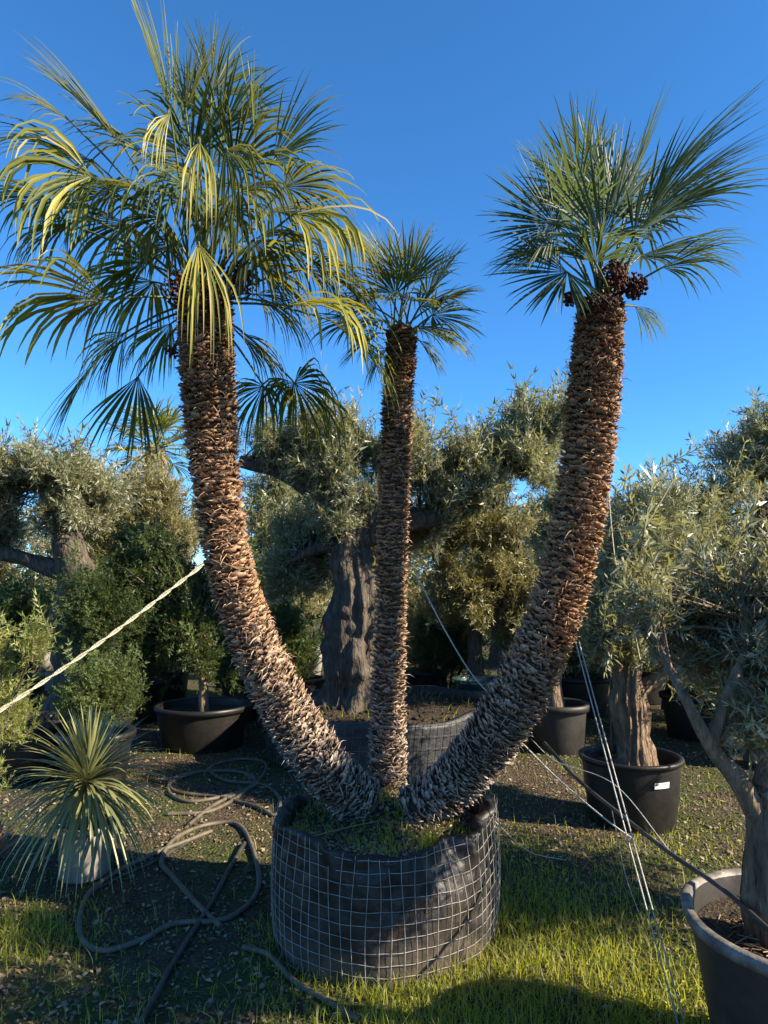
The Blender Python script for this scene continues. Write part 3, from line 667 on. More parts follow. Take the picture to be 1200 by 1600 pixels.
pR, trR, PR, rdR = palm('palm_tree', 'stout palm leaning right, stiff blue-green fans and dark fruit clusters under them', stemR,
                        [0.085, 0.098, 0.106, 0.107, 0.104, 0.105, 0.106, 0.104, 0.092], 0, frR, 'frond_blue', 0.5, 3, 0.82, 26, 0.0184, 0.34, nseg=34, wid=1.25, lenf=1.05)
aR = PR[-1]
fruit_cluster(pR, at(958, 432, YR - .12), (.075, .07, .075), 330, 1, 0.0088, aR)
fruit_cluster(pR, at(993, 447, YR - .08), (.055, .055, .065), 230, 2, 0.0088, aR)
fruit_cluster(pR, at(893, 466, YR - .08), (.035, .035, .04), 110, 3, 0.0085, aR)
fruit_cluster(pR, at(940, 470, YR - .14), (.08, .03, .04), 150, 4, 0.008, aR)
aL = PL[-1]
for k, (u, v, d, rx) in enumerate([(285, 452, -.1, .10), (372, 440, -.12, .10), (330, 470, -.17, .09), (268, 550, .0, .03)]):
    fruit_cluster(pL, at(u, v, YL + d), (rx, .06, .10 if rx > .05 else .03), 330 if rx > .05 else 60, 10 + k, 0.0075, aL)

# ------------------------------------------------------------------ wire-mesh planter of the palms
PC = np.array([0.0, 3.40]); PRAD, PH = 0.505, 0.508
def rim_z(th):
    return PH + 0.018 * np.sin(2 * th + 1.0) + 0.012 * np.sin(5 * th) + 0.06 * np.exp(-((np.mod(th + math.pi, 2 * math.pi) - math.pi + 0.15) / 0.35) ** 2)
def prof_r(th, f):
    """Radius of the sack at angle th and height fraction f."""
    base = PRAD * (0.965 + 0.035 * np.sin(np.pi * np.clip(f, 0, 1) ** 0.8) + 0.012 * f)
    base = base + 0.010 * np.sin(3 * th + 0.4) + 0.006 * np.sin(7 * th + 2 * f)
    dent = np.exp(-((th - 5.30) / 0.20) ** 2) * np.clip((f - 0.55) / 0.45, 0, 1) ** 1.3
    return base - 0.075 * dent
th = np.linspace(0, 2 * math.pi, 220, endpoint=False); ff = np.linspace(0, 1, 56)
TH, FF = np.meshgrid(th, ff); RZ = rim_z(TH)
rr = prof_r(TH, FF)
z = FF * RZ
q = np.stack([np.cos(TH) * 3, np.sin(TH) * 3, z * 3], -1)
rr = rr + 0.007 * wob(q, 1.6) + 0.006 * wob(q * np.array([1, 1, 1.6]), 5.0) * (0.25 + FF) + 0.012 * np.sin(26 * TH + 5 * wob(q, 1.2)) * np.clip((FF - 0.45) / 0.55, 0, 1) ** 2 + 0.004 * (np.abs(np.sin(TH * 33)) ** 0.6 - 0.6) * np.abs(np.sin(z / 0.05 * math.pi)) ** 0.5
rr = rr + 0.006 * np.sin(40 * TH + 14 * wob(q, 1.0)) * np.clip((FF - .72) / .28, 0, 1)
pz0 = -0.015
outer = np.stack([PC[0] + rr * np.cos(TH), PC[1] + rr * np.sin(TH), z + pz0], -1)
# rolled-over lip and inside
lip = []
for k, (dr, dz) in enumerate([(-.012, .006), (-.03, .004), (-.042, -.02), (-.05, -.09)]):
    r1 = rr[-1] + dr + 0.006 * wob(q[-1] + k, 4); lip.append(np.stack([PC[0] + r1 * np.cos(th), PC[1] + r1 * np.sin(th), z[-1] + pz0 + dz + 0.008 * wob(q[-1] + 5 + k, 3)], -1))
pl = thing('mesh_planter', 'round black sack planter wrapped in welded wire mesh, holding the three palms', 'planter', (PC[0], PC[1], 0))
mb = MB(); mb.grid(np.vstack([outer, np.array(lip)]), True); part('liner', mb, M['liner'], pl, True)
tr_ = np.linspace(0, 1, 26); edge = prof_r(th[::3], np.ones(len(th[::3]))) - 0.028
P = np.stack([PC[0] + tr_[:, None] * edge * np.cos(th[::3]), PC[1] + tr_[:, None] * edge * np.sin(th[::3]), np.full((26, len(edge)), 0.448)], -1)
P[..., 2] += wob(P, 6) * 0.016 + 0.05 * np.exp(-((P[..., 0]) ** 2 + (P[..., 1] - 3.5) ** 2) / 0.05)
def soil_z(x, y):
    p = np.array([x, y, 0.448]); return 0.448 + float(wob(p, 6)) * 0.016 + 0.05 * math.exp(-(x * x + (y - 3.5) ** 2) / 0.05)
mb = MB(); mb.grid(P, True); part('soil', mb, M['soil'], pl, True)
# welded wires, 5 cm apart, standing just off the sack
def wire_pt(a, zz_):
    f = np.clip(zz_ / rim_z(a), 0, 1.0)
    r_ = prof_r(a, f) + 0.013
    return np.stack([PC[0] + r_ * np.cos(a), PC[1] + r_ * np.sin(a), zz_ + pz0], -1)
ta = np.linspace(0, 2 * math.pi, 121)
nring = 11
for k in range(nring):
    zz_ = 0.012 + k * 0.048 + 0.003 * np.sin(3 * ta + k) + 0.0016 * np.sin(23 * ta + k * 2.1)
    if k == nring - 1: zz_ = np.minimum(zz_, rim_z(ta) + 0.004)
    zz_ = zz_ + 0.06 * np.exp(-((np.mod(ta + math.pi, 2 * math.pi) - math.pi + 0.15) / 0.35) ** 2) * k / nring - 0.016 * np.exp(-((ta - 5.3) / 0.25) ** 2) * (k / nring) ** 2
    mb = MB(); mb.tube(wire_pt(ta, zz_), 0.0013, 4, caps=False); part('horizontal_wire', mb, M['wire'], pl)
nv = 66
rw = np.random.default_rng(9)
for k in range(nv):
    a = (k + rw.normal(0, 0.06)) / nv * 2 * math.pi; hh = float(rim_z(np.array([a]))[0])
    zs = np.linspace(-0.005, hh + 0.012, 14); mb = MB()
    aa = a + 0.02 * np.sin(zs * 9 + k) * (zs / hh) + rw.normal(0, 0.008)
    p = wire_pt(aa, zs); p[:, :2] += nrm(p[:, :2] - PC) * 0.003
    mb.tube(p, 0.0013, 4); part('vertical_wire', mb, M['wire'], pl)
# a black tie pulled slantwise round the sack
sa = np.linspace(-0.25, -1.75, 40)
# bits of mulch, weeds and a stick on the soil
r = np.random.default_rng(4)
OCT = (np.array([[1, 0, 0], [-1, 0, 0], [0, 1, 0], [0, -1, 0], [0, 0, 1], [0, 0, -1]], float), np.array([[0, 2, 4], [2, 1, 4], [1, 3, 4], [3, 0, 4], [2, 0, 5], [1, 2, 5], [3, 1, 5], [0, 3, 5]]))
def scatter_stones(n, fx, smin, smax, seed, flat=0.6, tint=None):
    r = np.random.default_rng(seed); P = fx(r, n); n = len(P); mb = MB()
    for k in range(4):
        V = OCT[0] * r.uniform(0.7, 1.25, (6, 1)); m = np.arange(n) % 4 == k
        s = np.clip(r.lognormal(math.log((smin + smax) / 2.6), 0.45, m.sum()), smin * 0.6, smax * 1.5)
        a = r.uniform(0, 6.28, m.sum()); c_, s_ = np.cos(a), np.sin(a); o = np.zeros_like(a); e = np.ones_like(a)
        Mx = np.stack([np.stack([c_, -s_, o], -1), np.stack([s_, c_, o], -1), np.stack([r.normal(0, .25, len(a)), r.normal(0, .25, len(a)), e * flat], -1)], 1) * s[:, None, None]
        mb.inst(V, OCT[1], Mx, P[m] + np.array([0, 0, 1.0]) * (s * flat * 0.35)[:, None], r.random(m.sum()))
    return mb
def on_soil(r, n):
    a, b = r.uniform(0, 6.28, n), 0.44 * np.sqrt(r.random(n))
    x, y = PC[0] + b * np.cos(a), PC[1] + b * np.sin(a)
    return np.stack([x, y, [soil_z(i, j) for i, j in zip(x, y)]], -1)
part('mulch', scatter_stones(2600, on_soil, 0.005, 0.013, 8), M['litter'], pl, kind='stuff')

def blades(P, h, w, seed, lean=0.35, tint=(0.0, 0.85), nb=3):
    """Curved tapering blades standing on the points P."""
    r = np.random.default_rng(seed); n = len(P)
    a = r.uniform(0, 6.28, n); d = np.stack([np.cos(a), np.sin(a), np.zeros(n)], -1); s = np.stack([-np.sin(a), np.cos(a), np.zeros(n)], -1)
    rot = r.normal(0, 0.8, n); s = nrm(s * np.cos(rot)[:, None] + d * np.sin(rot)[:, None])
    H = (h * r.uniform(0.45, 1.3, n))[:, None]; W = (w * r.uniform(0.6, 1.3, n))[:, None]; ln = np.abs(r.normal(lean, lean * 0.6, n))[:, None]
    up = np.array([0, 0, 1.0]); rows = []
    for t in np.linspace(0, 1, nb + 1):
        c = P + up * H * (t - 0.25 * ln * t * t) + d * H * ln * t * t
        ww = W * (1 - t) ** 0.7
        rows.append((c - s * ww, c + s * ww))
    V = np.stack([x for ab in rows for x in ab], 1)
    F = np.array([[2 * k, 2 * k + 1, 2 * k + 3, 2 * k + 2] for k in range(nb)])
    tt = np.clip(r.beta(2, 2.2, n) * (tint[1] - tint[0]) + tint[0], 0, 1); tt = np.where(r.random(n) < 0.08, 0.97, tt)
    mb = MB(); mb.add(V.reshape(-1, 3), (F[None] + (np.arange(n) * 2 * (nb + 1))[:, None, None]).reshape(-1, 4), np.repeat(tt, 2 * (nb + 1)))
    return mb
_wp = on_soil(np.random.default_rng(41), 900); _wp = _wp[wob(_wp * 3.0, 1.5) > 0.05]
part('weeds', blades(_wp, .05, .004, 42, .7), M['grass'], pl, kind='stuff')
def tuft(u, v, Y, zfun, n, spread, h, seed, name='weed_tuft', label='', w=0.0035):
    c = at(u, v, Y); r = np.random.default_rng(seed)
    x = c[0] + r.normal(0, spread, n); y = Y + r.normal(0, spread, n); zz_ = np.array([zfun(i, j) for i, j in zip(x, y)])
    o = single(name, blades(np.stack([x, y, zz_], -1), h, w, seed, 0.5), M['grass'], label, 'weed', (c[0], Y, float(zz_.mean())), group=None)
    return o
tuft(675, 1300, 3.12, soil_z, 70, .045, .085, 31, label='bright grass tuft on the planter soil, nearest its crumpled edge')
tuft(600, 1285, 3.2, soil_z, 40, .03, .05, 32, label='small grass tuft on the soil in front of the slender palm')
tuft(462, 1275, 3.3, soil_z, 55, .035, .06, 33, label='grass tuft on the planter soil below the tallest palm')
for k, (a, b, rad_, lab) in enumerate([((485, 1308, 3.03), (590, 1283, 3.22), .0028, 'dry brown cane lying across the planter rim'),
                                       ((590, 1283, 3.22), (690, 1290, 3.1), .0018, 'thin dry cane lying on the planter soil toward the crumpled edge')]):
    mb = MB(); A_, B_ = at(*a), at(*b); mb.tube(smoothpath([A_, (A_ + B_) / 2 + [0, 0, .004], B_], 8), rad_, 5)
    single('dry_cane', mb, M['litter'], lab, 'cane', tuple(A_))

# ------------------------------------------------------------------ ropes and wires
def rope(name, label, pts, rad, mat, strands=2, twist=55, n=90, gap=1.0, cat='rope', group=None):
    P = smoothpath(pts, n); tn = nrm(np.gradient(P, axis=0)); a = nrm(np.cross(tn, [0, 0, 1.0])); b = np.cross(tn, a)
    arc = np.concatenate([[0], np.cumsum(np.linalg.norm(np.diff(P, axis=0), axis=1))])
    mb = MB()
    for k in range(strands):
        ph = arc * twist + k * 2 * math.pi / strands
        q = P + (a * np.cos(ph)[:, None] + b * np.sin(ph)[:, None]) * rad * gap * (0 if strands == 1 else 1)
        mb.tube(q, rad, 5)
    return single(name, mb, M[mat], label, cat, tuple(P[0]), True, group=group)
A_, B_ = at(318, 882, YL - .13), at(-60, 1150, 2.75)
rope('guy_rope', 'thick pale doubled rope from the tallest palm down past the lime bush', [A_, A_ * .5 + B_ * .5 + [0, 0, -.02], B_], .0046, 'rope', 2, 38, 120)
ring = [PL[np.argmin(np.abs(PL[:, 2] - A_[2]))] + np.array([.112 * math.cos(t), .112 * math.sin(t), .02 * math.sin(t * 2)]) for t in np.linspace(0, 6.28, 20)]
rope('rope_loop', 'brown rope loop tied round the trunk of the tallest palm', ring, .0040, 'litter', 2, 38, 60)
A_, B_ = at(902, 1003, YR - .1), np.array([0.98, 2.45, -.02])
B_ = at(1074, 1640, 2.56); B_[2] = max(B_[2], 0.0)
for k, dx in enumerate((-.0075, .0075)):
    rope('guy_rope', ['pale taut rope running from the stout palm to the grass, outer strand of two', 'pale taut rope running from the stout palm to the grass, inner strand of two'][k],
         [A_ + [dx, 0, 0], (A_ + B_) / 2 + [dx * 1.3, 0, -.012], B_ + [dx * 1.6, 0, 0]], .0029, 'rope_grey', 1, 0, 60)
rope('thin_rope', 'thin grey cord hanging from the slender palm to the stout palm', [at(642, 880, 3.55), at(690, 975, 3.5), at(735, 1050, 3.5), at(775, 1095, 3.4)], .0035, 'rope_grey', 1, 0, 40)
rope('thin_rope', 'slack white cord sagging between the stout palm and the labelled pot', [at(805, 1150, 3.3), at(870, 1215, 3.25), at(940, 1275, 3.0), at(990, 1312, 2.9)], .0036, 'rope_grey', 1, 0, 40)
rope('thin_rope', 'fine cord hanging down to the grass below the labelled pot', [at(955, 1260, 3.1), at(965, 1310, 3.15), at(978, 1370, 3.3), at(1000, 1432, 3.42)], .002, 'rope_grey', 1, 0, 40)
rope('loose_wire', 'bent grey wire springing from the planter rim to the ground', [at(760, 1268, 3.33), at(785, 1295, 3.3), at(830, 1332, 3.65), at(890, 1345, 4.12)], .0026, 'wire', 1, 0, 40, cat='wire')
rope('thin_rope', 'fine cord from the stout palm across the labelled pot to the pipe', [at(830, 1155, 3.3), at(870, 1190, 3.2), at(960, 1226, 3.0), at(1052, 1337, 2.65)], .002, 'rope_grey', 1, 0, 40)
rope('drip_pipe', 'black drip pipe slung from the stout palm to the near olive tree pot', [at(850, 1160, 3.4), at(905, 1220, 3.2), at(985, 1285, 2.9), at(1050, 1335, 2.65), at(1130, 1390, 2.4), at(1215, 1465, 2.1), at(1290, 1530, 1.9)], .0085, 'pipe', 1, 0, 60, cat='pipe')
rope('hanging_rope', 'pale cord hanging beside the stout palm trunk in front of the olive leaves', [at(948, 740, 3.3), at(962, 880, 3.3), at(985, 960, 3.3), at(1000, 1030, 3.35)], .0028, 'rope', 1, 0, 40)

# hoses and pipes lying on the ground
def lay(pts, Yof, n=90, r=0.014, seed=0):
    out = []
    for u, v in pts:
        b = (800 - v) / FPX; dy = math.cos(PITCH) - math.sin(PITCH) * b; dz = math.sin(PITCH) + math.cos(PITCH) * b
        t = -CAM_H / dz; out.append([(u - 600) / FPX * t, dy * t, 0])
    P = smoothpath(out, n); P[:, 2] = gz(P[:, 0], P[:, 1]) + r
    return P
def hose(name, label, pts, r, mat, n=120, lift=None, cat='hose'):
    P = lay(pts, None, n, r)
    if lift is not None: P[:, 2] += np.interp(np.linspace(0, 1, n), np.linspace(0, 1, len(lift)), lift)
    mb = MB(); mb.tube(P, r, 8); return single(name, mb, M[mat], label, cat, tuple(P[0]), True)
hose('garden_hose', 'grey garden hose lying in a wide loop in front of the yucca', [(345, 1445), (318, 1420), (270, 1370), (252, 1345), (275, 1310), (330, 1288), (375, 1292), (398, 1340), (404, 1385), (385, 1415), (345, 1435), (270, 1440), (225, 1462), (165, 1478), (130, 1465), (125, 1430), (140, 1395), (180, 1365), (250, 1330), (330, 1300)], .013, 'hose', 170)
hose('coiled_hose', 'dark hose in a tangled coil beside the planter', [(295, 1290), (330, 1262), (400, 1225), (415, 1195), (380, 1187), (330, 1200), (345, 1220), (410, 1228), (436, 1248), (430, 1275), (395, 1260), (330, 1245), (272, 1240), (268, 1222), (310, 1210), (370, 1208), (400, 1226), (360, 1243), (300, 1255), (266, 1245), (270, 1225), (330, 1207), (395, 1215), (380, 1240), (330, 1268), (262, 1275)], .013, 'hose_dark', 220)
hose('irrigation_pipe', 'straight black irrigation pipe lying on the ground left of the planter', [(382, 1320), (335, 1400), (310, 1440), (265, 1510), (215, 1610)], .013, 'pipe', 60, cat='pipe')
hose('thin_pipe', 'thin black pipe running from the yucca pot along the ground', [(300, 1310), (240, 1345), (170, 1378), (130, 1400)], .008, 'pipe', 40, cat='pipe')
hose('buried_hose', 'short stretch of half-hidden hose at the foot of the planter', [(380, 1480), (420, 1495), (455, 1530), (500, 1560), (560, 1600)], .012, 'hose_dark', 50)

# ------------------------------------------------------------------ yucca in its white pot
yp = at(128, 1352, 3.95); YX, YY = yp[0], 3.98
pot('plant_pot', 'white plastic pot of the spiky yucca', YX, YY, .14, .27, 'white_pot', .03, taper=0.86, lip=.008)
yt = thing('yucca_plant', 'round spiky yucca with long narrow leaves in the white pot', 'plant', (YX, YY, .2))
mb = MB(); mb.tube([(YX, YY, .15), (YX, YY, .33), (YX, YY, .45)], [.045, .045, .05], 10, gnarl=.2, gf=20); part('stem', mb, M['bark_warm'], yt, True)
r = np.random.default_rng(77); c0 = np.array([YX, YY, .46])
def strap(mb, p0, d, L, w, droop, tint, r):
    n = 6; S = np.linspace(0, 1, n + 1); C = [p0]; dd = d.copy()
    for k in range(n):
        dd = nrm(dd + np.array([0, 0, -droop * S[k + 1] / n * 2])); C.append(C[-1] + dd * L / n)
    C = np.array(C); tn = nrm(np.gradient(C, axis=0)); s = nrm(np.cross(tn, [0, 0, 1.0]) + 1e-4); up = np.cross(s, tn)
    W = (w * np.array([.9, 1, 1, .85, .6, .35, .03]))[:, None]
    mb.grid(np.stack([C - s * W + up * W * .35, C, C + s * W + up * W * .35], 1), False, np.clip(tint + np.repeat(np.linspace(-.05, .1, n + 1), 3), 0, 1))
for k in range(300):
    f = (k + .5) / 300; el = 1.45 - 2.2 * f + r.normal(0, .08); az = k * 2.39996 + r.normal(0, .1)
    d = np.array([math.cos(az) * math.cos(el), math.sin(az) * math.cos(el), math.sin(el)])
    q = MB(); strap(q, c0 + d * .03 + [0, 0, .03 * (1 - f)], d, r.uniform(.29, .38) + .25 * f, .0095, .25 + .85 * f, .25 + r.beta(2, 2.2) * .65, r)
    part('leaf', q, M['yucca'], yt)

# ------------------------------------------------------------------ the big olive behind, in its own mesh planter
OC = np.array([-0.02, 6.75]); OR = 1.02
op = thing('mesh_planter', 'wide black planter in wire mesh behind the palms, holding the thick olive trunk', 'planter', (OC[0], OC[1], 0))
th2 = np.linspace(0, 2 * math.pi, 120, endpoint=False)
P = np.array([[[OC[0] + (OR + .015 * math.sin(3 * a) + .012 * math.sin(9 * a + zf * 5)) * math.cos(a), OC[1] + (OR + .015 * math.sin(3 * a)) * math.sin(a), zf * (.46 + .025 * math.sin(2 * a + 1) + .015 * math.sin(7 * a))] for a in th2] for zf in np.linspace(0, 1, 12)])
top = P[-1].copy(); inn = top.copy(); inn[:, :2] = OC + (top[:, :2] - OC) * .95; inn2 = inn.copy(); inn2[:, 2] -= .1
mb = MB(); mb.grid(np.vstack([P, inn[None], inn2[None]]), True); part('liner', mb, M['sheet'], op, True)
P = np.array([[[OC[0] + a * math.cos(b), OC[1] + a * math.sin(b), .40] for b in th2[::2]] for a in np.linspace(0, OR * .955, 16)]); P[..., 2] += wob(P, 4) * .03 + .06 * np.exp(-((P[..., 0] + .1) ** 2 + (P[..., 1] - 6.8) ** 2) / .3)
mb = MB(); mb.grid(P, True); part('soil', mb, M['soil'], op, True)
def on_wide(r, n):
    a, b = r.uniform(0, 6.28, n), .93 * np.sqrt(r.random(n)); x_, y_ = OC[0] + b * np.cos(a), OC[1] + b * np.sin(a)
    p = np.stack([x_, y_, np.full(n, .40)], -1); p[:, 2] += wob(p, 4) * .03 + .06 * np.exp(-((x_ + .1) ** 2 + (y_ - 6.8) ** 2) / .3); return p
part('mulch', scatter_stones(900, on_wide, .006, .026, 18), M['soil'], op, kind='stuff')
part('weeds', blades(on_wide(np.random.default_rng(19), 160), .10, .004, 19, .7), M['grass'], op, kind='stuff')
ta2 = np.linspace(0, 2 * math.pi, 97)
for k in range(5):
    mb = MB(); mb.tube(np.stack([OC[0] + (OR + .03) * np.cos(ta2), OC[1] + (OR + .03) * np.sin(ta2), .04 + k * .1 + .008 * np.sin(5 * ta2 + k)], -1), .0022, 4, caps=False); part('horizontal_wire', mb, M['wire_dark'], op)
for k in range(100):
    a = k / 100 * 2 * math.pi
    if math.sin(a) > 0.3: continue
    mb = MB(); mb.tube([(OC[0] + (OR + .032) * math.cos(a + dz * .1), OC[1] + (OR + .032) * math.sin(a + dz * .1), dz) for dz in (0, .2, .45)], .002, 4); part('vertical_wire', mb, M['wire_dark'], op)

YO = 6.75
def px(pts, Y): return [at(u, v, Y + (d[0] if d else 0)) for u, v, *d in pts]
cl = []
for a in [(390, 520, 650, 750), (450, 590, 640, 770), (480, 600, 720, 840), (570, 690, 660, 790)]: cl += blob(*a, YO, 460, .6, 6, 1, .5)
for a in [(640, 770, 680, 810), (720, 890, 650, 750), (800, 900, 610, 720), (650, 800, 700, 800), (700, 880, 690, 780)]: cl += blob(*a, YO, 460, .6, 6, 2, .48)
for a in [(400, 560, 790, 900), (410, 530, 850, 950), (590, 690, 780, 880)]: cl += blob(*a, YO + .7, 460, .5, 6, 3, .5)
tree('olive_tree', 'old olive with a thick furrowed trunk and flat pruned crown behind the palms', 'olive tree', (at(552, 1085, YO)[0], YO, .38),
     (px([(546, 1110), (550, 1080), (556, 1000), (556, 920), (552, 860), (562, 790)], YO), [.31, .25, .22, .20, .185, .10]),
     [(px([(552, 850), (500, 775), (440, 735), (375, 722)], YO), .12, .07), (px([(558, 830), (590, 790), (600, 740), (585, 690)], YO), .11, .04),
      (px([(560, 840), (640, 815), (705, 800), (735, 770), (775, 788)], YO), .12, .06), (px([(705, 800), (760, 740), (820, 710), (860, 690)], YO), .075, .03), (px([(548, 850), (490, 860), (450, 880)], YO + .2), .07, .025)],
     cl, 'olive_leaf', SPRIG, .25, 21, 'bark', grooves=.36, gnarl=.24, sides=72, tn=90)

# ------------------------------------------------------------------ golden-lit bushy olive and bowl behind, right of the middle stem
cl = []
for a in [(650, 760, 790, 900), (720, 850, 780, 900), (650, 790, 880, 990), (740, 870, 860, 1000), (770, 870, 930, 1050), (680, 790, 770, 850)]: cl += blob(*a, 8.6, 620, .7, 6, 5, .5)
tree('olive_tree', 'bushy pale golden-lit olive with a leafy crown to the ground, behind the stout palm', 'olive tree', (at(745, 1040, 8.6)[0], 8.6, 0),
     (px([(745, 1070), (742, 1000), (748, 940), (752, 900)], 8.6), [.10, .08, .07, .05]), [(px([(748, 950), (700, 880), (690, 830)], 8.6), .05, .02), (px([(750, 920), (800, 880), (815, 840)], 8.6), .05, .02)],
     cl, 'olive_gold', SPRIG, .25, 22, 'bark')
cl = []
for a in [(800, 900, 760, 860), (840, 930, 720, 850), (820, 900, 850, 960)]: cl += blob(*a, 10.5, 230, .8, 5, 6)
tree('olive_tree', 'thin airy olive with open twigs against the sky behind the stout palm', 'olive tree', (at(850, 1040, 10.5)[0], 10.5, 0),
     (px([(850, 1065), (852, 960), (846, 880)], 10.5), [.09, .07, .05]), [(px([(848, 900), (870, 800), (880, 740)], 10.5), .05, .02)], cl, 'olive_leaf', SPRIG_FAR, .32, 23)
bw = at(732, 1075, 9.0); bt = thing('glazed_bowl', 'dark green glazed bowl under the golden-lit olive', 'bowl', (bw[0], 7.95, 0))
mb = MB(); lathe(mb, [(.001, 0), (.14, 0), (.22, .12), (.28, .3), (.30, .46), (.315, .5), (.30, .51), (.28, .48), (.27, .40)], (bw[0], 7.95, 0), 40); part('bowl_body', mb, M['green_glaze'], bt, True)
mb = MB(); lathe(mb, [(.001, .42), (.275, .42)], (bw[0], 7.95, 0), 30); part('soil', mb, M['soil'], bt)

# ------------------------------------------------------------------ olives in pots on the right
pot('plant_pot', 'wide black pot with a white label, holding the twisted olive', 1.62, 4.82, .315, .43, 'pot', .03, taper=.84, lip=.010)
lt = thing('pot_label', 'small white printed label stuck on the wide black pot', 'label', (1.62, 4.5, .33))
lc, lr = np.array([1.62, 4.82]), .3165 - .004
def onpot(a, z): 
    rr_ = .315 * (.84 + .16 * z / .43) + .006
    return [lc[0] + rr_ * math.cos(a), lc[1] + rr_ * math.sin(a), z]
a0 = -1.42
mb = MB(); mb.grid(np.array([[onpot(a, z_) for a in np.linspace(a0, a0 + .36, 8)] for z_ in (.285, .322)])); part('sticker', mb, M['white_paint'], lt)
mb = MB()
def patch(ax, bx, z1, z2):
    g = np.array([[onpot(a, z_) for a in np.linspace(a0 + ax, a0 + bx, 3)] for z_ in (z1, z2)]); g[..., :2] = lc + (g[..., :2] - lc) * 1.004; mb.grid(g)
patch(.02, .055, .306, .317); patch(.062, .085, .308, .316)
for k in range(14): patch(.11 + k * .014, .119 + k * .014, .309, .3125)
part('print', mb, M['black_print'], lt)
cl = []
YA = 4.85
for a, n, k in [((920, 1030, 800, 930), 300, 6), ((960, 1100, 800, 920), 320, 6), ((915, 1020, 900, 1030), 300, 6), ((1000, 1130, 880, 1030), 300, 6), ((940, 1080, 740, 850), 150, 6), ((1050, 1180, 960, 1100), 240, 6), ((910, 990, 960, 1080), 160, 4)]: cl += blob(*a, YA, n, .42, k, 7, .5)
tree('olive_tree', 'twisted olive with a grey hollow trunk in the wide labelled pot', 'olive tree', (1.6, YA, .36),
     (px([(990, 1215), (988, 1175), (990, 1130), (985, 1085), (988, 1035)], YA), [.15, .115, .10, .11, .06]),
     [(px([(985, 1090), (962, 1040), (950, 985), (955, 930)], YA), .075, .025), (px([(985, 1085), (1030, 1060), (1060, 1020), (1080, 960)], YA + .1), .065, .02), (px([(985, 1080), (1000, 1000), (1005, 920), (1000, 850)], YA), .05, .015)],
     cl, 'olive_leaf', SPRIG_BIG, .26, 24, 'bark_warm', grooves=.6, gnarl=.28, sides=54, tn=70, up=.7, shell=.3, twr=.008, per=9, mult=1.25)
rope('wooden_stake', 'dark stake standing beside the twisted olive trunk', [at(957, 1175, 5.0), at(956, 1120, 5.0), at(955, 1060, 5.0)], .012, 'pipe', 1, 0, 10, cat='stake')
pot('plant_pot', 'black pot half hidden behind the stout palm trunk', at(868, 1110, 6.8)[0], 6.8, .29, .44, 'pot_dusty', .06, taper=.85)
q = at(868, 1075, 6.8)
tree('olive_tree', 'slim olive in the pot half hidden by the stout palm', 'olive tree', (q[0], 6.8, .36), ([[q[0], 6.8, .34], [q[0] - .02, 6.8, .6], [q[0] + .03, 6.8, 1.0], [q[0], 6.85, 1.4]], [.10, .085, .07, .04]),
     [([[q[0], 6.8, 1.0], [q[0] + .2, 6.7, 1.4], [q[0] + .3, 6.7, 1.7]], .035, .012)], blob(840, 960, 830, 980, 6.8, 500, .45, 5, 8), 'olive_leaf', SPRIG, .25, 25, 'bark_warm', per=6)

NX, NY = 1.315, 2.25
np_ = pot('plant_pot', 'large dusty black pot cut off at the bottom corner, holding the nearest olive', NX, NY, .375, .51, 'pot_dusty', .035, taper=.8, lip=.012, rim='pale_rim')
r = np.random.default_rng(8)
mb = MB()
for k in range(260):
    a, b = r.uniform(0, 6.28), .29 * math.sqrt(r.random()); p = np.array([NX - .03 + b * math.cos(a), NY + b * math.sin(a), .45 + r.uniform(0, .02)])
    d = nrm([r.normal(), r.normal(), r.normal(0, .15)]); mb.tube([p - d * .05, p, p + d * r.uniform(.02, .05)], .0022, 4, tint=r.random(), caps=False)
single('straw_mulch', mb, M['litter'], kind='stuff', loc=(NX, NY, .49), label='dry straw strewn on the soil of the near pot', cat='straw')
YN = 2.3
cl = []
for a, y, n, k in [((1040, 1190, 880, 1030), 2.8, 110, 7), ((1080, 1240, 960, 1130), 2.55, 120, 7), ((1090, 1300, 830, 960), 2.7, 60, 7), ((1110, 1250, 1050, 1180), 2.4, 75, 7), ((1200, 1500, 850, 1060), 2.5, 90, 7), ((1000, 1120, 940, 1090), 2.95, 80, 6), ((1250, 1600, 780, 1000), 2.4, 60, 6)]: cl += blob(*a, y, n, .35, k, 9, .5)
cl += blob(975, 1075, 880, 1010, 2.62, 70, .25, 5, 9, .5) + [([1.6, 1.72, 1.55], [.42, .38, .3], 190), ([2.0, 1.6, 1.75], [.4, .36, .3], 150)]
tree('olive_tree', 'nearest olive with a forked sunlit trunk in the large corner pot', 'olive tree', (1.2, YN, .46),
     (px([(1222, 1500), (1206, 1430), (1200, 1350), (1196, 1280), (1205, 1200)], YN), [.095, .075, .066, .062, .05]),
     [(px([(1196, 1295), (1155, 1220), (1110, 1165), (1070, 1090), (1030, 1010, .2), (1000, 930, .3)], YN), .038, .005), (px([(1203, 1230), (1222, 1150), (1230, 1050), (1260, 950)], YN), .055, .02), (px([(1110, 1165), (1140, 1080), (1165, 1010, .1), (1160, 930, .2)], YN), .025, .008), (px([(1195, 1250), (1280, 1150), (1340, 1060)], YN), .045, .02)],
     cl, 'olive_leaf', SPRIG_BIG, .22, 26, 'bark_warm', grooves=.5, gnarl=.25, sides=48, tn=70, up=.5, shell=.25, twr=.0055, per=10)
pot('plant_pot', 'black pot of the olive just beyond the right edge', 3.0, 3.05, .34, .46, 'pot_dusty')
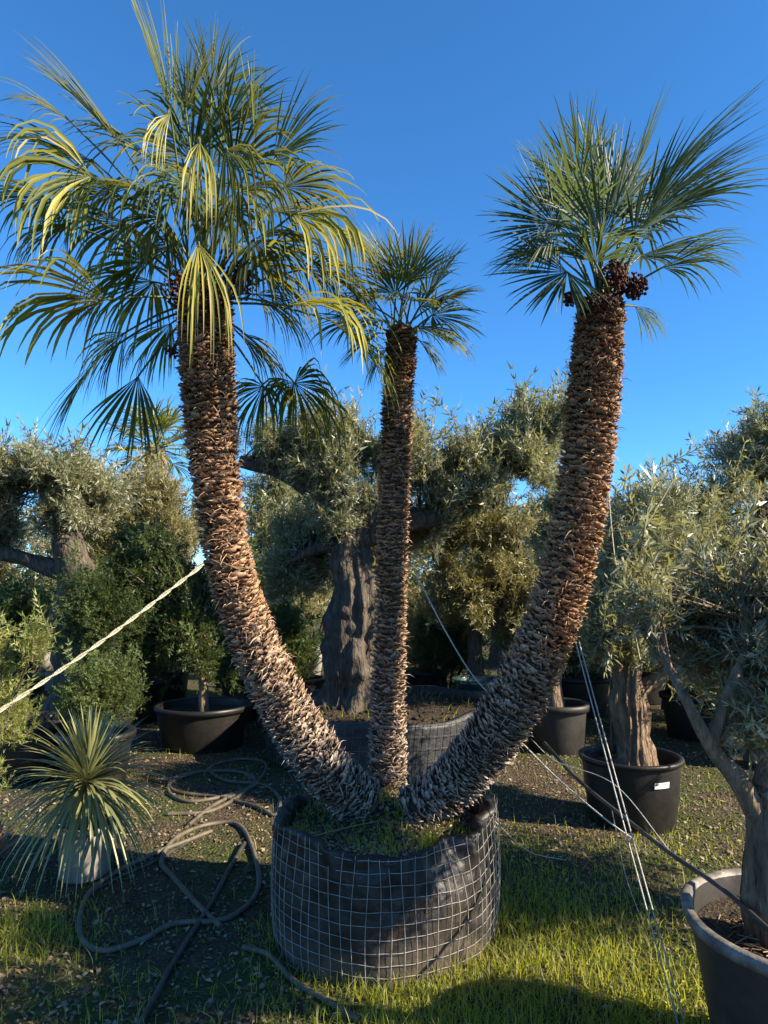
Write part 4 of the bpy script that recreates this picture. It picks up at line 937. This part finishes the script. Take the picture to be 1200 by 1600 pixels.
tree('olive_tree', 'potted olive just beyond the right edge, shading the gravel', 'olive tree', (3.0, 3.05, .38), ([[3.0, 3.05, .36], [3.02, 3.05, .7], [2.98, 3.05, 1.1]], [.12, .1, .06]),
     [([[2.98, 3.05, 1.0], [2.7, 3.1, 1.3], [2.5, 3.1, 1.5]], .04, .015), ([[3.0, 3.05, 1.0], [3.3, 3.0, 1.3], [3.4, 3.0, 1.6]], .04, .015)],
     [([2.75, 3.1, 1.15], [.45, .5, .3], 190), ([3.2, 3.0, 1.4], [.5, .5, .4], 200), ([2.9, 2.8, 1.55], [.5, .4, .35], 190), ([2.85, 3.5, 1.2], [.4, .4, .35], 160)], 'olive_leaf', SPRIG_BIG, .25, 29, 'bark_warm', mult=1.3)
# tall olive at the edge, farther back
cl = []
for a in [(1060, 1180, 740, 860), (1120, 1260, 650, 780), (1080, 1200, 820, 930), (1160, 1320, 760, 900), (1150, 1260, 630, 720), (1030, 1110, 790, 880)]: cl += blob(*a, 6.3, 340, .7, 7, 10, .5)
tree('olive_tree', 'tall dark olive at the right edge with sprays reaching into the sky', 'olive tree', (at(1190, 1100, 6.3)[0], 6.3, 0),
     (px([(1195, 1190), (1190, 1080), (1195, 960), (1180, 880)], 6.3), [.16, .13, .11, .09]), [(px([(1182, 890), (1130, 830), (1110, 780)], 6.3), .06, .02), (px([(1182, 890), (1190, 780), (1185, 690)], 6.3), .06, .02)], cl, 'olive_leaf', SPRIG_BIG, .27, 27, shell=.35, mult=1.15)
cl = []
for a in [(920, 1040, 880, 1040), (1000, 1150, 900, 1060), (1100, 1260, 920, 1100)]: cl += blob(*a, 8.2, 460, .8, 6, 11, .55)
tree('olive_tree', 'low dark olive hedge-like tree behind the labelled pot', 'olive tree', (at(1050, 1080, 8.2)[0], 8.2, 0), (px([(1050, 1110), (1052, 1050), (1045, 1000)], 8.2), [.11, .09, .07]), [], cl, 'dark_leaf', SPRIG, .28, 28)

# ------------------------------------------------------------------ trees and shrubs on the left
cl = []
for a in [(-60, 60, 700, 790), (30, 150, 695, 790), (100, 200, 715, 800), (-80, 40, 780, 880), (60, 160, 770, 840)]: cl += blob(*a, 8.0, 480, .7, 6, 12, .5)
tree('olive_tree', 'broad olive at the left edge with a dark forked trunk and bright top', 'olive tree', (at(110, 1000, 8)[0], 8.0, 0),
     (px([(118, 1110), (112, 980), (118, 900), (108, 840), (100, 800)], 8.0), [.26, .22, .20, .16, .05]),
     [(px([(112, 900), (60, 880), (0, 862), (-60, 850)], 8.0), .12, .06), (px([(104, 820), (70, 770), (40, 750)], 8.0), .10, .03), (px([(104, 820), (130, 770), (140, 745)], 8.0), .08, .03)], cl, 'olive_leaf', SPRIG, .27, 31, gnarl=.2)
cl = []
for a in [(150, 270, 735, 830), (200, 310, 750, 860), (230, 330, 800, 910), (150, 260, 800, 900)]: cl += blob(*a, 9.0, 520, .7, 6, 13, .5)
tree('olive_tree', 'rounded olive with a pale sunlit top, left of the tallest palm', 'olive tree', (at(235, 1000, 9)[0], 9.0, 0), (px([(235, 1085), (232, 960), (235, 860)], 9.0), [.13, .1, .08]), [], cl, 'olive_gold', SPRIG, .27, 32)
cl = []
for a in [(170, 300, 820, 930), (230, 340, 880, 1000), (240, 360, 960, 1060), (180, 280, 860, 960)]: cl += blob(*a, 7.0, 800, .5, 6, 14, .5)
tree('evergreen_tree', 'dark leafy evergreen with a single thin stem in the broad black tub', 'tree', (at(318, 1100, 7.0)[0], 7.0, .3), (px([(318, 1125), (318, 1080), (316, 1030), (312, 980)], 7.0), [.05, .045, .045, .04]), [], cl, 'dark_leaf', SPRIG_DENSE, .13, 33, 'bark_warm', gnarl=.05)
pot('plant_pot', 'broad low black tub under the dark evergreen', at(318, 1110, 7.0)[0], 7.0, .44, .40, 'pot', .05)
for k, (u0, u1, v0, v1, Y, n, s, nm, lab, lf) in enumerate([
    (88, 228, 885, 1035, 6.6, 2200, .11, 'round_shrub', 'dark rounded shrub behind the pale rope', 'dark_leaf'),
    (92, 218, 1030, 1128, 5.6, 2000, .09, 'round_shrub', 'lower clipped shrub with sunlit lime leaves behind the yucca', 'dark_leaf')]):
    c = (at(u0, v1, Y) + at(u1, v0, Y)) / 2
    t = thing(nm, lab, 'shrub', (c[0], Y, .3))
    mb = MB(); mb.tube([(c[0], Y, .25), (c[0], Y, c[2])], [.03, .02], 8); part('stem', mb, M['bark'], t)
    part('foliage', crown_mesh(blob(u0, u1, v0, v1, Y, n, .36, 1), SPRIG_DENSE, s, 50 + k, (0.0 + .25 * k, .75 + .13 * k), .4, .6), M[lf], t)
pot('plant_pot', 'black pot under the lower clipped shrub', at(152, 1100, 5.6)[0], 5.6, .27, .40, 'pot')
pot('plant_pot', 'black tub in deep shade at the left edge behind the lime bush', at(58, 1110, 5.9)[0], 5.9, .33, .44, 'pot')
pot('plant_pot', 'black pot under the dark rounded shrub', at(158, 1030, 6.6)[0], 6.6, .30, .42, 'pot')
for k, (u, Y, r_, h_, v0, hw, lf, lab) in enumerate([
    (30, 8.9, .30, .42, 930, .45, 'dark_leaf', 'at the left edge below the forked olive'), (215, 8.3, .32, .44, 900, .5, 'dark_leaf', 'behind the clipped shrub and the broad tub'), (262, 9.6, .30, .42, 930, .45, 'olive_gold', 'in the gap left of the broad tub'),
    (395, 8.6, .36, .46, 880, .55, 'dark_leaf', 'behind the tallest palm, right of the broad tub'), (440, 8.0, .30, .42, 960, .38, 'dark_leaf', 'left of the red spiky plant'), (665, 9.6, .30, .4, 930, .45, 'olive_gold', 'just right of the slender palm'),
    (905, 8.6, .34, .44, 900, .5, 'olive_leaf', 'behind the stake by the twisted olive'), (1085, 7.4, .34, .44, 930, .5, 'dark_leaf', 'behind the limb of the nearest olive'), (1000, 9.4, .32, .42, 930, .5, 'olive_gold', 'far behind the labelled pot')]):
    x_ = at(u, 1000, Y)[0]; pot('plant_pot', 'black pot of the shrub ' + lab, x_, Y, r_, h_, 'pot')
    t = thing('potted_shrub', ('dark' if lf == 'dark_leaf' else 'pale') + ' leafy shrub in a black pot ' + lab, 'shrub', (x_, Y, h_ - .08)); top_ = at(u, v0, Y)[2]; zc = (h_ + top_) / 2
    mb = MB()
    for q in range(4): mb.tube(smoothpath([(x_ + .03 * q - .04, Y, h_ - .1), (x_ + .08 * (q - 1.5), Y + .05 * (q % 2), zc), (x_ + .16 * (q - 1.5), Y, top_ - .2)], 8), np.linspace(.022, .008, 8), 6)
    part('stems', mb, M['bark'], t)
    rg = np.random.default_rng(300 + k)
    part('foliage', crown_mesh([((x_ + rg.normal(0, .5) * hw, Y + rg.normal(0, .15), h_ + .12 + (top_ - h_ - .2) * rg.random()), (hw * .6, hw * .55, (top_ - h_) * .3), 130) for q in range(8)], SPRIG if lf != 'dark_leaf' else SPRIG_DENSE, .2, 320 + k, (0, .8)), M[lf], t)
# lime bush at the very edge
cl = blob(-110, 38, 1060, 1260, 3.3, 1500, .3, 5, 15) + blob(-60, 25, 980, 1100, 3.3, 420, .2, 3, 16) + blob(30, 72, 985, 1040, 3.3, 110, .08, 1, 16)
t = thing('lime_bush', 'bright lime feathery bush cut off at the left edge', 'bush', (-1.86, 3.3, 0))
mb = MB(); mb.tube(smoothpath([(-1.86, 3.3, 0), (-1.83, 3.3, .5), (-1.8, 3.3, .9)], 8), [.03] * 8, 8)
for e in [at(52, 1015, 3.3), at(15, 1000, 3.3), at(0, 1100, 3.3)]: mb.tube(smoothpath([(-1.83, 3.3, .5), (np.array([-1.83, 3.3, .6]) + e) / 2, e], 8), np.linspace(.012, .004, 8), 5)
part('stem', mb, M['bark'], t)
part('foliage', crown_mesh(cl, SPRIG_NEEDLE, .11, 61, (.1, .85), .9, .4), M['lime_leaf'], t)
# rosy shoot at the left edge by the yucca
t = thing('red_plant', 'small red-leaved plant at the left edge beside the yucca', 'plant', (at(0, 1310, 3.9)[0], 3.9, 0)); mb = MB(); r = np.random.default_rng(3)
c = at(-8, 1330, 3.9)
for k in range(26):
    a = r.uniform(0, 6.28); e = r.uniform(.4, 1.3); strap(mb, np.array([c[0], 3.9, .1]), np.array([math.cos(a) * math.cos(e), math.sin(a) * math.cos(e), math.sin(e)]), r.uniform(.15, .25), .011, .5, r.random(), r)
part('leaves', mb, M['red_leaf'], t)
# far palm
FY = 11.5
stemF = np.array([at(245, 1010, FY), at(243, 880, FY), at(242, 770, FY), at(243, 700, FY)])
t = thing('palm_tree', 'distant fan palm rising behind the olives, left of the tallest palm', 'palm tree', stemF[0])
mb = MB(); mb.tube(smoothpath(stemF, 30), np.linspace(.2, .17, 30), 16, gnarl=.25, gf=30); part('trunk', mb, M['bark_warm'], t, False)
r = np.random.default_rng(12)
for k in range(26):
    a = k * 2.4; e = 1.25 - 1.9 * (k / 26); d = np.array([math.cos(a) * math.cos(e), math.sin(a) * math.cos(e), math.sin(e)])
    ap = stemF[-1]; H = ap + d * .42
    bl = part('frond', frond_mesh(H, d, np.array([0, 0, 1.0]) - d * .2, .55, 22, R(85), .6, 900 + k, .5 + .2 * r.random()), M['frond_olive'], t)
    q = MB(); q.tube([ap, (ap + H) / 2, H], .014, 5); part('petiole', q, M['petiole'], bl)

# ------------------------------------------------------------------ far background
cl_all = [
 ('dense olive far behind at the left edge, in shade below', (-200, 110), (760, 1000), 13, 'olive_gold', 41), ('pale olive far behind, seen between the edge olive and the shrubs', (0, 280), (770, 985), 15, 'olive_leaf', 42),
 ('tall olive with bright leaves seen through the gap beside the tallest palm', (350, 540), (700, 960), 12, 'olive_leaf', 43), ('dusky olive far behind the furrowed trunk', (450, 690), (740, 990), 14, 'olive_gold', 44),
 ('far olive closing the view beneath the golden-lit one', (630, 920), (800, 1010), 14, 'olive_leaf', 45), ('far olive behind the twisted one, below the white tent', (890, 1120), (840, 1020), 13, 'olive_gold', 46), ('far shaded olive at the right edge below the tall dark one', (1080, 1360), (850, 1030), 12, 'dark_leaf', 47)]
for lab, (u0, u1), (v0, v1), Y, lf, sd in cl_all:
    um = (u0 + u1) / 2; b0 = at(um, 1000, Y)
    tree('olive_tree', lab, 'olive tree', (b0[0], Y, 0), ([[b0[0], Y, -.02], [b0[0] + .05, Y, .5], [b0[0], Y, at(um, (v0 + v1) / 2, Y)[2]]], [.16, .13, .1]), [], blob(u0, u1, v0, v1 + 40, Y, 2000, 1.0, 12, sd, .6), lf, SPRIG_FAR, .40, sd, per=3, mult=1.0)
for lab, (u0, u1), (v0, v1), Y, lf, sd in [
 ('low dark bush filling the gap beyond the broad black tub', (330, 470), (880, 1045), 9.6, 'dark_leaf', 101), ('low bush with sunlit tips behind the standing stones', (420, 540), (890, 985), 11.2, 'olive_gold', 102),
 ('dark bush at the foot of the golden-lit olive', (640, 760), (950, 1060), 9.4, 'dark_leaf', 103), ('dark bush in shade behind the stout palm and its small pot', (800, 960), (940, 1070), 9.0, 'dark_leaf', 104),
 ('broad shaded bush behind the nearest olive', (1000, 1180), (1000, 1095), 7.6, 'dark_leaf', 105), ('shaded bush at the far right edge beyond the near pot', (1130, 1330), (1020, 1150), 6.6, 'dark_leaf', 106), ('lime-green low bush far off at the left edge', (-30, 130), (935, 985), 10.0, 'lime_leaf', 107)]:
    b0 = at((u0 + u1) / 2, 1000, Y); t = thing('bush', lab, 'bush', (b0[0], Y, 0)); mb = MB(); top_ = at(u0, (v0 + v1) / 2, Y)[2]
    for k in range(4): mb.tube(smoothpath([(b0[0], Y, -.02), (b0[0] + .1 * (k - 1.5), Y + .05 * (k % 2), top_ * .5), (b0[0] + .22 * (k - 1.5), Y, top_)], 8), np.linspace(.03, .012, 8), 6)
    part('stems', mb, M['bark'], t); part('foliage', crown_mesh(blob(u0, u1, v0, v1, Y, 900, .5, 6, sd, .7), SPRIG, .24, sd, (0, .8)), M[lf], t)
r = np.random.default_rng(70)
tl = []
for k in range(46):
    x = -24 + k * 1.07 + r.normal(0, .3); hgt = r.uniform(.9, 1.35); tl.append(([x, 19 + r.uniform(-1, 1.5), hgt * .85], [1.1, .9, hgt], 190))
single('treeline', crown_mesh(tl, SPRIG_DENSE, .5, 71, (0, .8)), M['dark_leaf'], 'distant dark hedge of trees closing the view', 'treeline', (0, 19, 0), kind='stuff')
# white tent roof
TY = 15.0; w0, w1 = at(1070, 880, TY), at(1230, 880, TY); ap = at(1135, 832, TY)
t = thing('white_tent', 'white tent roof glimpsed through the olive leaves on the right', 'tent', ((w0[0] + w1[0]) / 2, TY, 0))
xa, xb, xm, zt, ze = w0[0], w1[0], ap[0], ap[2], w0[2]
mb = MB(); mb.add([[xa, TY, ze], [xm, TY, zt], [xm, TY + 4, zt], [xa, TY + 4, ze], [xb, TY, ze], [xb, TY + 4, ze]], [[0, 1, 2, 3], [1, 4, 5, 2]]); part('roof', mb, M['white_paint'], t)
mb = MB(); mb.add([[xa + .02, TY + .05, 0], [xb - .02, TY + .05, 0], [xb - .02, TY + .05, ze - .01], [xm, TY + .05, zt - .03], [xa + .02, TY + .05, ze - .01]], [[0, 1, 2, 3, 4]]); part('gable', mb, M['white_paint'], t)
for x in (xa + .01, xb - .01):
    mb = MB(); mb.add([[x, TY + .1, 0], [x, TY + 4, 0], [x, TY + 4, ze - .02], [x, TY + .1, ze - .02]], [[0, 1, 2, 3]]); part('side_panel', mb, M['white_paint'], t)
# pale wall and posts at the left, stones in the gap
def box(mb, c, s, rz=0.0, tint=.5, jit=0.0, rg=None):
    V = np.array([[x, y, z] for z in (-.5, .5) for y in (-.5, .5) for x in (-.5, .5)]) * np.array(s)
    if jit: V = V + rg.normal(0, jit, V.shape)
    cs, sn = math.cos(rz), math.sin(rz); V = V @ np.array([[cs, sn, 0], [-sn, cs, 0], [0, 0, 1]]) + np.array(c)
    mb.add(V, [[0, 2, 3, 1], [4, 5, 7, 6], [0, 1, 5, 4], [2, 6, 7, 3], [0, 4, 6, 2], [1, 3, 7, 5]], tint)
wl = at(60, 985, 10.5); t = thing('low_wall', 'low pale block wall far off at the left edge', 'wall', (wl[0], 10.5, 0)); rg = np.random.default_rng(2)
for k in range(9):
    for j in range(3):
        mb = MB(); box(mb, (wl[0] - 1.9 + k * .46 + (j % 2) * .2, 10.5 + rg.normal(0, .01), .14 + j * .285), (.44, .25, .27), 0, .5, .006, rg); part('block', mb, M['wall'], t)
for k, (u, v, h, w, lab) in enumerate([(446, 985, .30, .17, 'pale upright stone in the gap left of the furrowed trunk, tallest of its row'), (464, 985, .18, .13, 'grey upright stone beside the tallest pale stone'), (497, 985, .24, .12, 'pale upright stone nearest the furrowed trunk')]):
    c = at(u, v, 10.5); mb = MB(); H_ = h + .42; P_ = np.array([(c[0] + .03 * math.sin(q * 5 + k), 10.5, -.05 + (H_ + .05) * q) for q in np.linspace(0, 1, 12)])
    mb.tube(P_, w * np.array([.7, .68, .62, .6, .6, .58, .6, .62, .6, .55, .45, .25]), 14, gnarl=.45, gf=11, seed=k); single('standing_stone', mb, M['wall'], lab, 'stone', (c[0], 10.5, 0), True)
c = at(478, 1045, 9.0)
t = thing('cordyline_plant', 'small spiky plant with red and yellow leaves in the gap beside the furrowed trunk', 'plant', (c[0], 9.0, .2)); r = np.random.default_rng(13)
for k in range(46):
    a = r.uniform(0, 6.28); e = r.uniform(.5, 1.4); q = MB(); strap(q, np.array([c[0], 9.0, .35]), np.array([math.cos(a) * math.cos(e), math.sin(a) * math.cos(e), math.sin(e)]), r.uniform(.4, .6), .014, .7, r.random(), r); part('leaf', q, M['red_leaf'], t)
pot('plant_pot', 'black pot of the red and yellow spiky plant', c[0], 9.0, .24, .40, 'pot')
# ------------------------------------------------------------------ ground cover
def grass_density(x, y):
    n = wob(np.stack([x, y, np.zeros_like(x)], -1), 1.7) * .5 + .5
    right = 1.3 * np.exp(-(((x - .75) / .6) ** 2 + ((y - 3.1) / .7) ** 2))
    front = np.exp(-((y - 2.65) / .28) ** 2) * (.85 / (1 + np.exp(-(x + .35) / .15)) + .08)
    ring = np.exp(-((np.hypot(x - PC[0], y - PC[1]) - .54) / .09) ** 2) * (y < 3.5)
    left = np.exp(-(((x + 1.62) / .28) ** 2 + ((y - 3.35) / .22) ** 2)) * 1.1
    lawn = .15 * np.exp(-(((x - 1.6) / 1.0) ** 2 + ((y - 3.9) / .9) ** 2))
    d = (right + front + left + lawn) * (.35 + .9 * n) + ring * .9 * (.35 + .65 * (x > -.1)) + .035
    return np.where(np.hypot(x - PC[0], y - PC[1]) < .50, 0, d)
r = np.random.default_rng(90); N0 = 150000
x = r.uniform(-2.6, 3.0, N0); y = 2.2 + 4.6 * r.random(N0) ** 1.5
keep = r.random(N0) < grass_density(x, y) * .85
for px_, py_, pr in ((NX, NY, .31), (1.62, 4.82, .27), (YX, YY, .15)): keep &= np.hypot(x - px_, y - py_) > pr
x, y = x[keep], y[keep]
near = grass_density(x, y)
m1 = r.random(len(x)) < .5
P = np.stack([x, y, gz(x, y) - .004], -1)
single('grass', blades(P[m1], .08, .0024, 91, .55), M['grass'], 'sunlit short grass round the planter and in front of it', 'grass', kind='stuff')
single('grass_ground_cover', blades(P[~m1], .032, .0045, 92, .9, nb=2), M['grass'], 'low broad-leaved weeds among the grass', 'weeds', kind='stuff')
r = np.random.default_rng(93)
def gravel_pts(r, n):
    x = r.uniform(-3.4, 3.6, n); y = 2.3 + 6.4 * r.random(n) ** 1.6
    k = r.random(n) < np.clip(1.05 - .75 * grass_density(x, y), .12, 1); k &= np.hypot(x - PC[0], y - PC[1]) > .53; k &= np.hypot(x - OC[0], y - OC[1]) > OR
    x, y = x[k], y[k]; return np.stack([x, y, gz(x, y)], -1)
single('gravel', scatter_stones(27000, gravel_pts, .003, .014, 94), M['stone'], 'loose grey and brown gravel scattered over the ground', 'gravel', kind='stuff')
P = gravel_pts(r, 14000); n = len(P); a = r.uniform(0, 6.28, n); s = r.uniform(.008, .022, n)
V = np.array([[0, -1, 0], [.45, 0, .25], [0, 1, .05], [-.45, 0, .3]]); c_, s_ = np.cos(a), np.sin(a)
d3 = nrm(np.stack([r.normal(0, .35, n), r.normal(0, .35, n), np.ones(n)], -1)); mb = MB()
mb.inst(V, [[0, 1, 2, 3]], frames(d3, r) * s[:, None, None], P + [0, 0, .006], r.random(n))
single('leaf_litter', mb, M['litter'], 'dry fallen leaves scattered over the ground', 'leaf litter', kind='stuff')
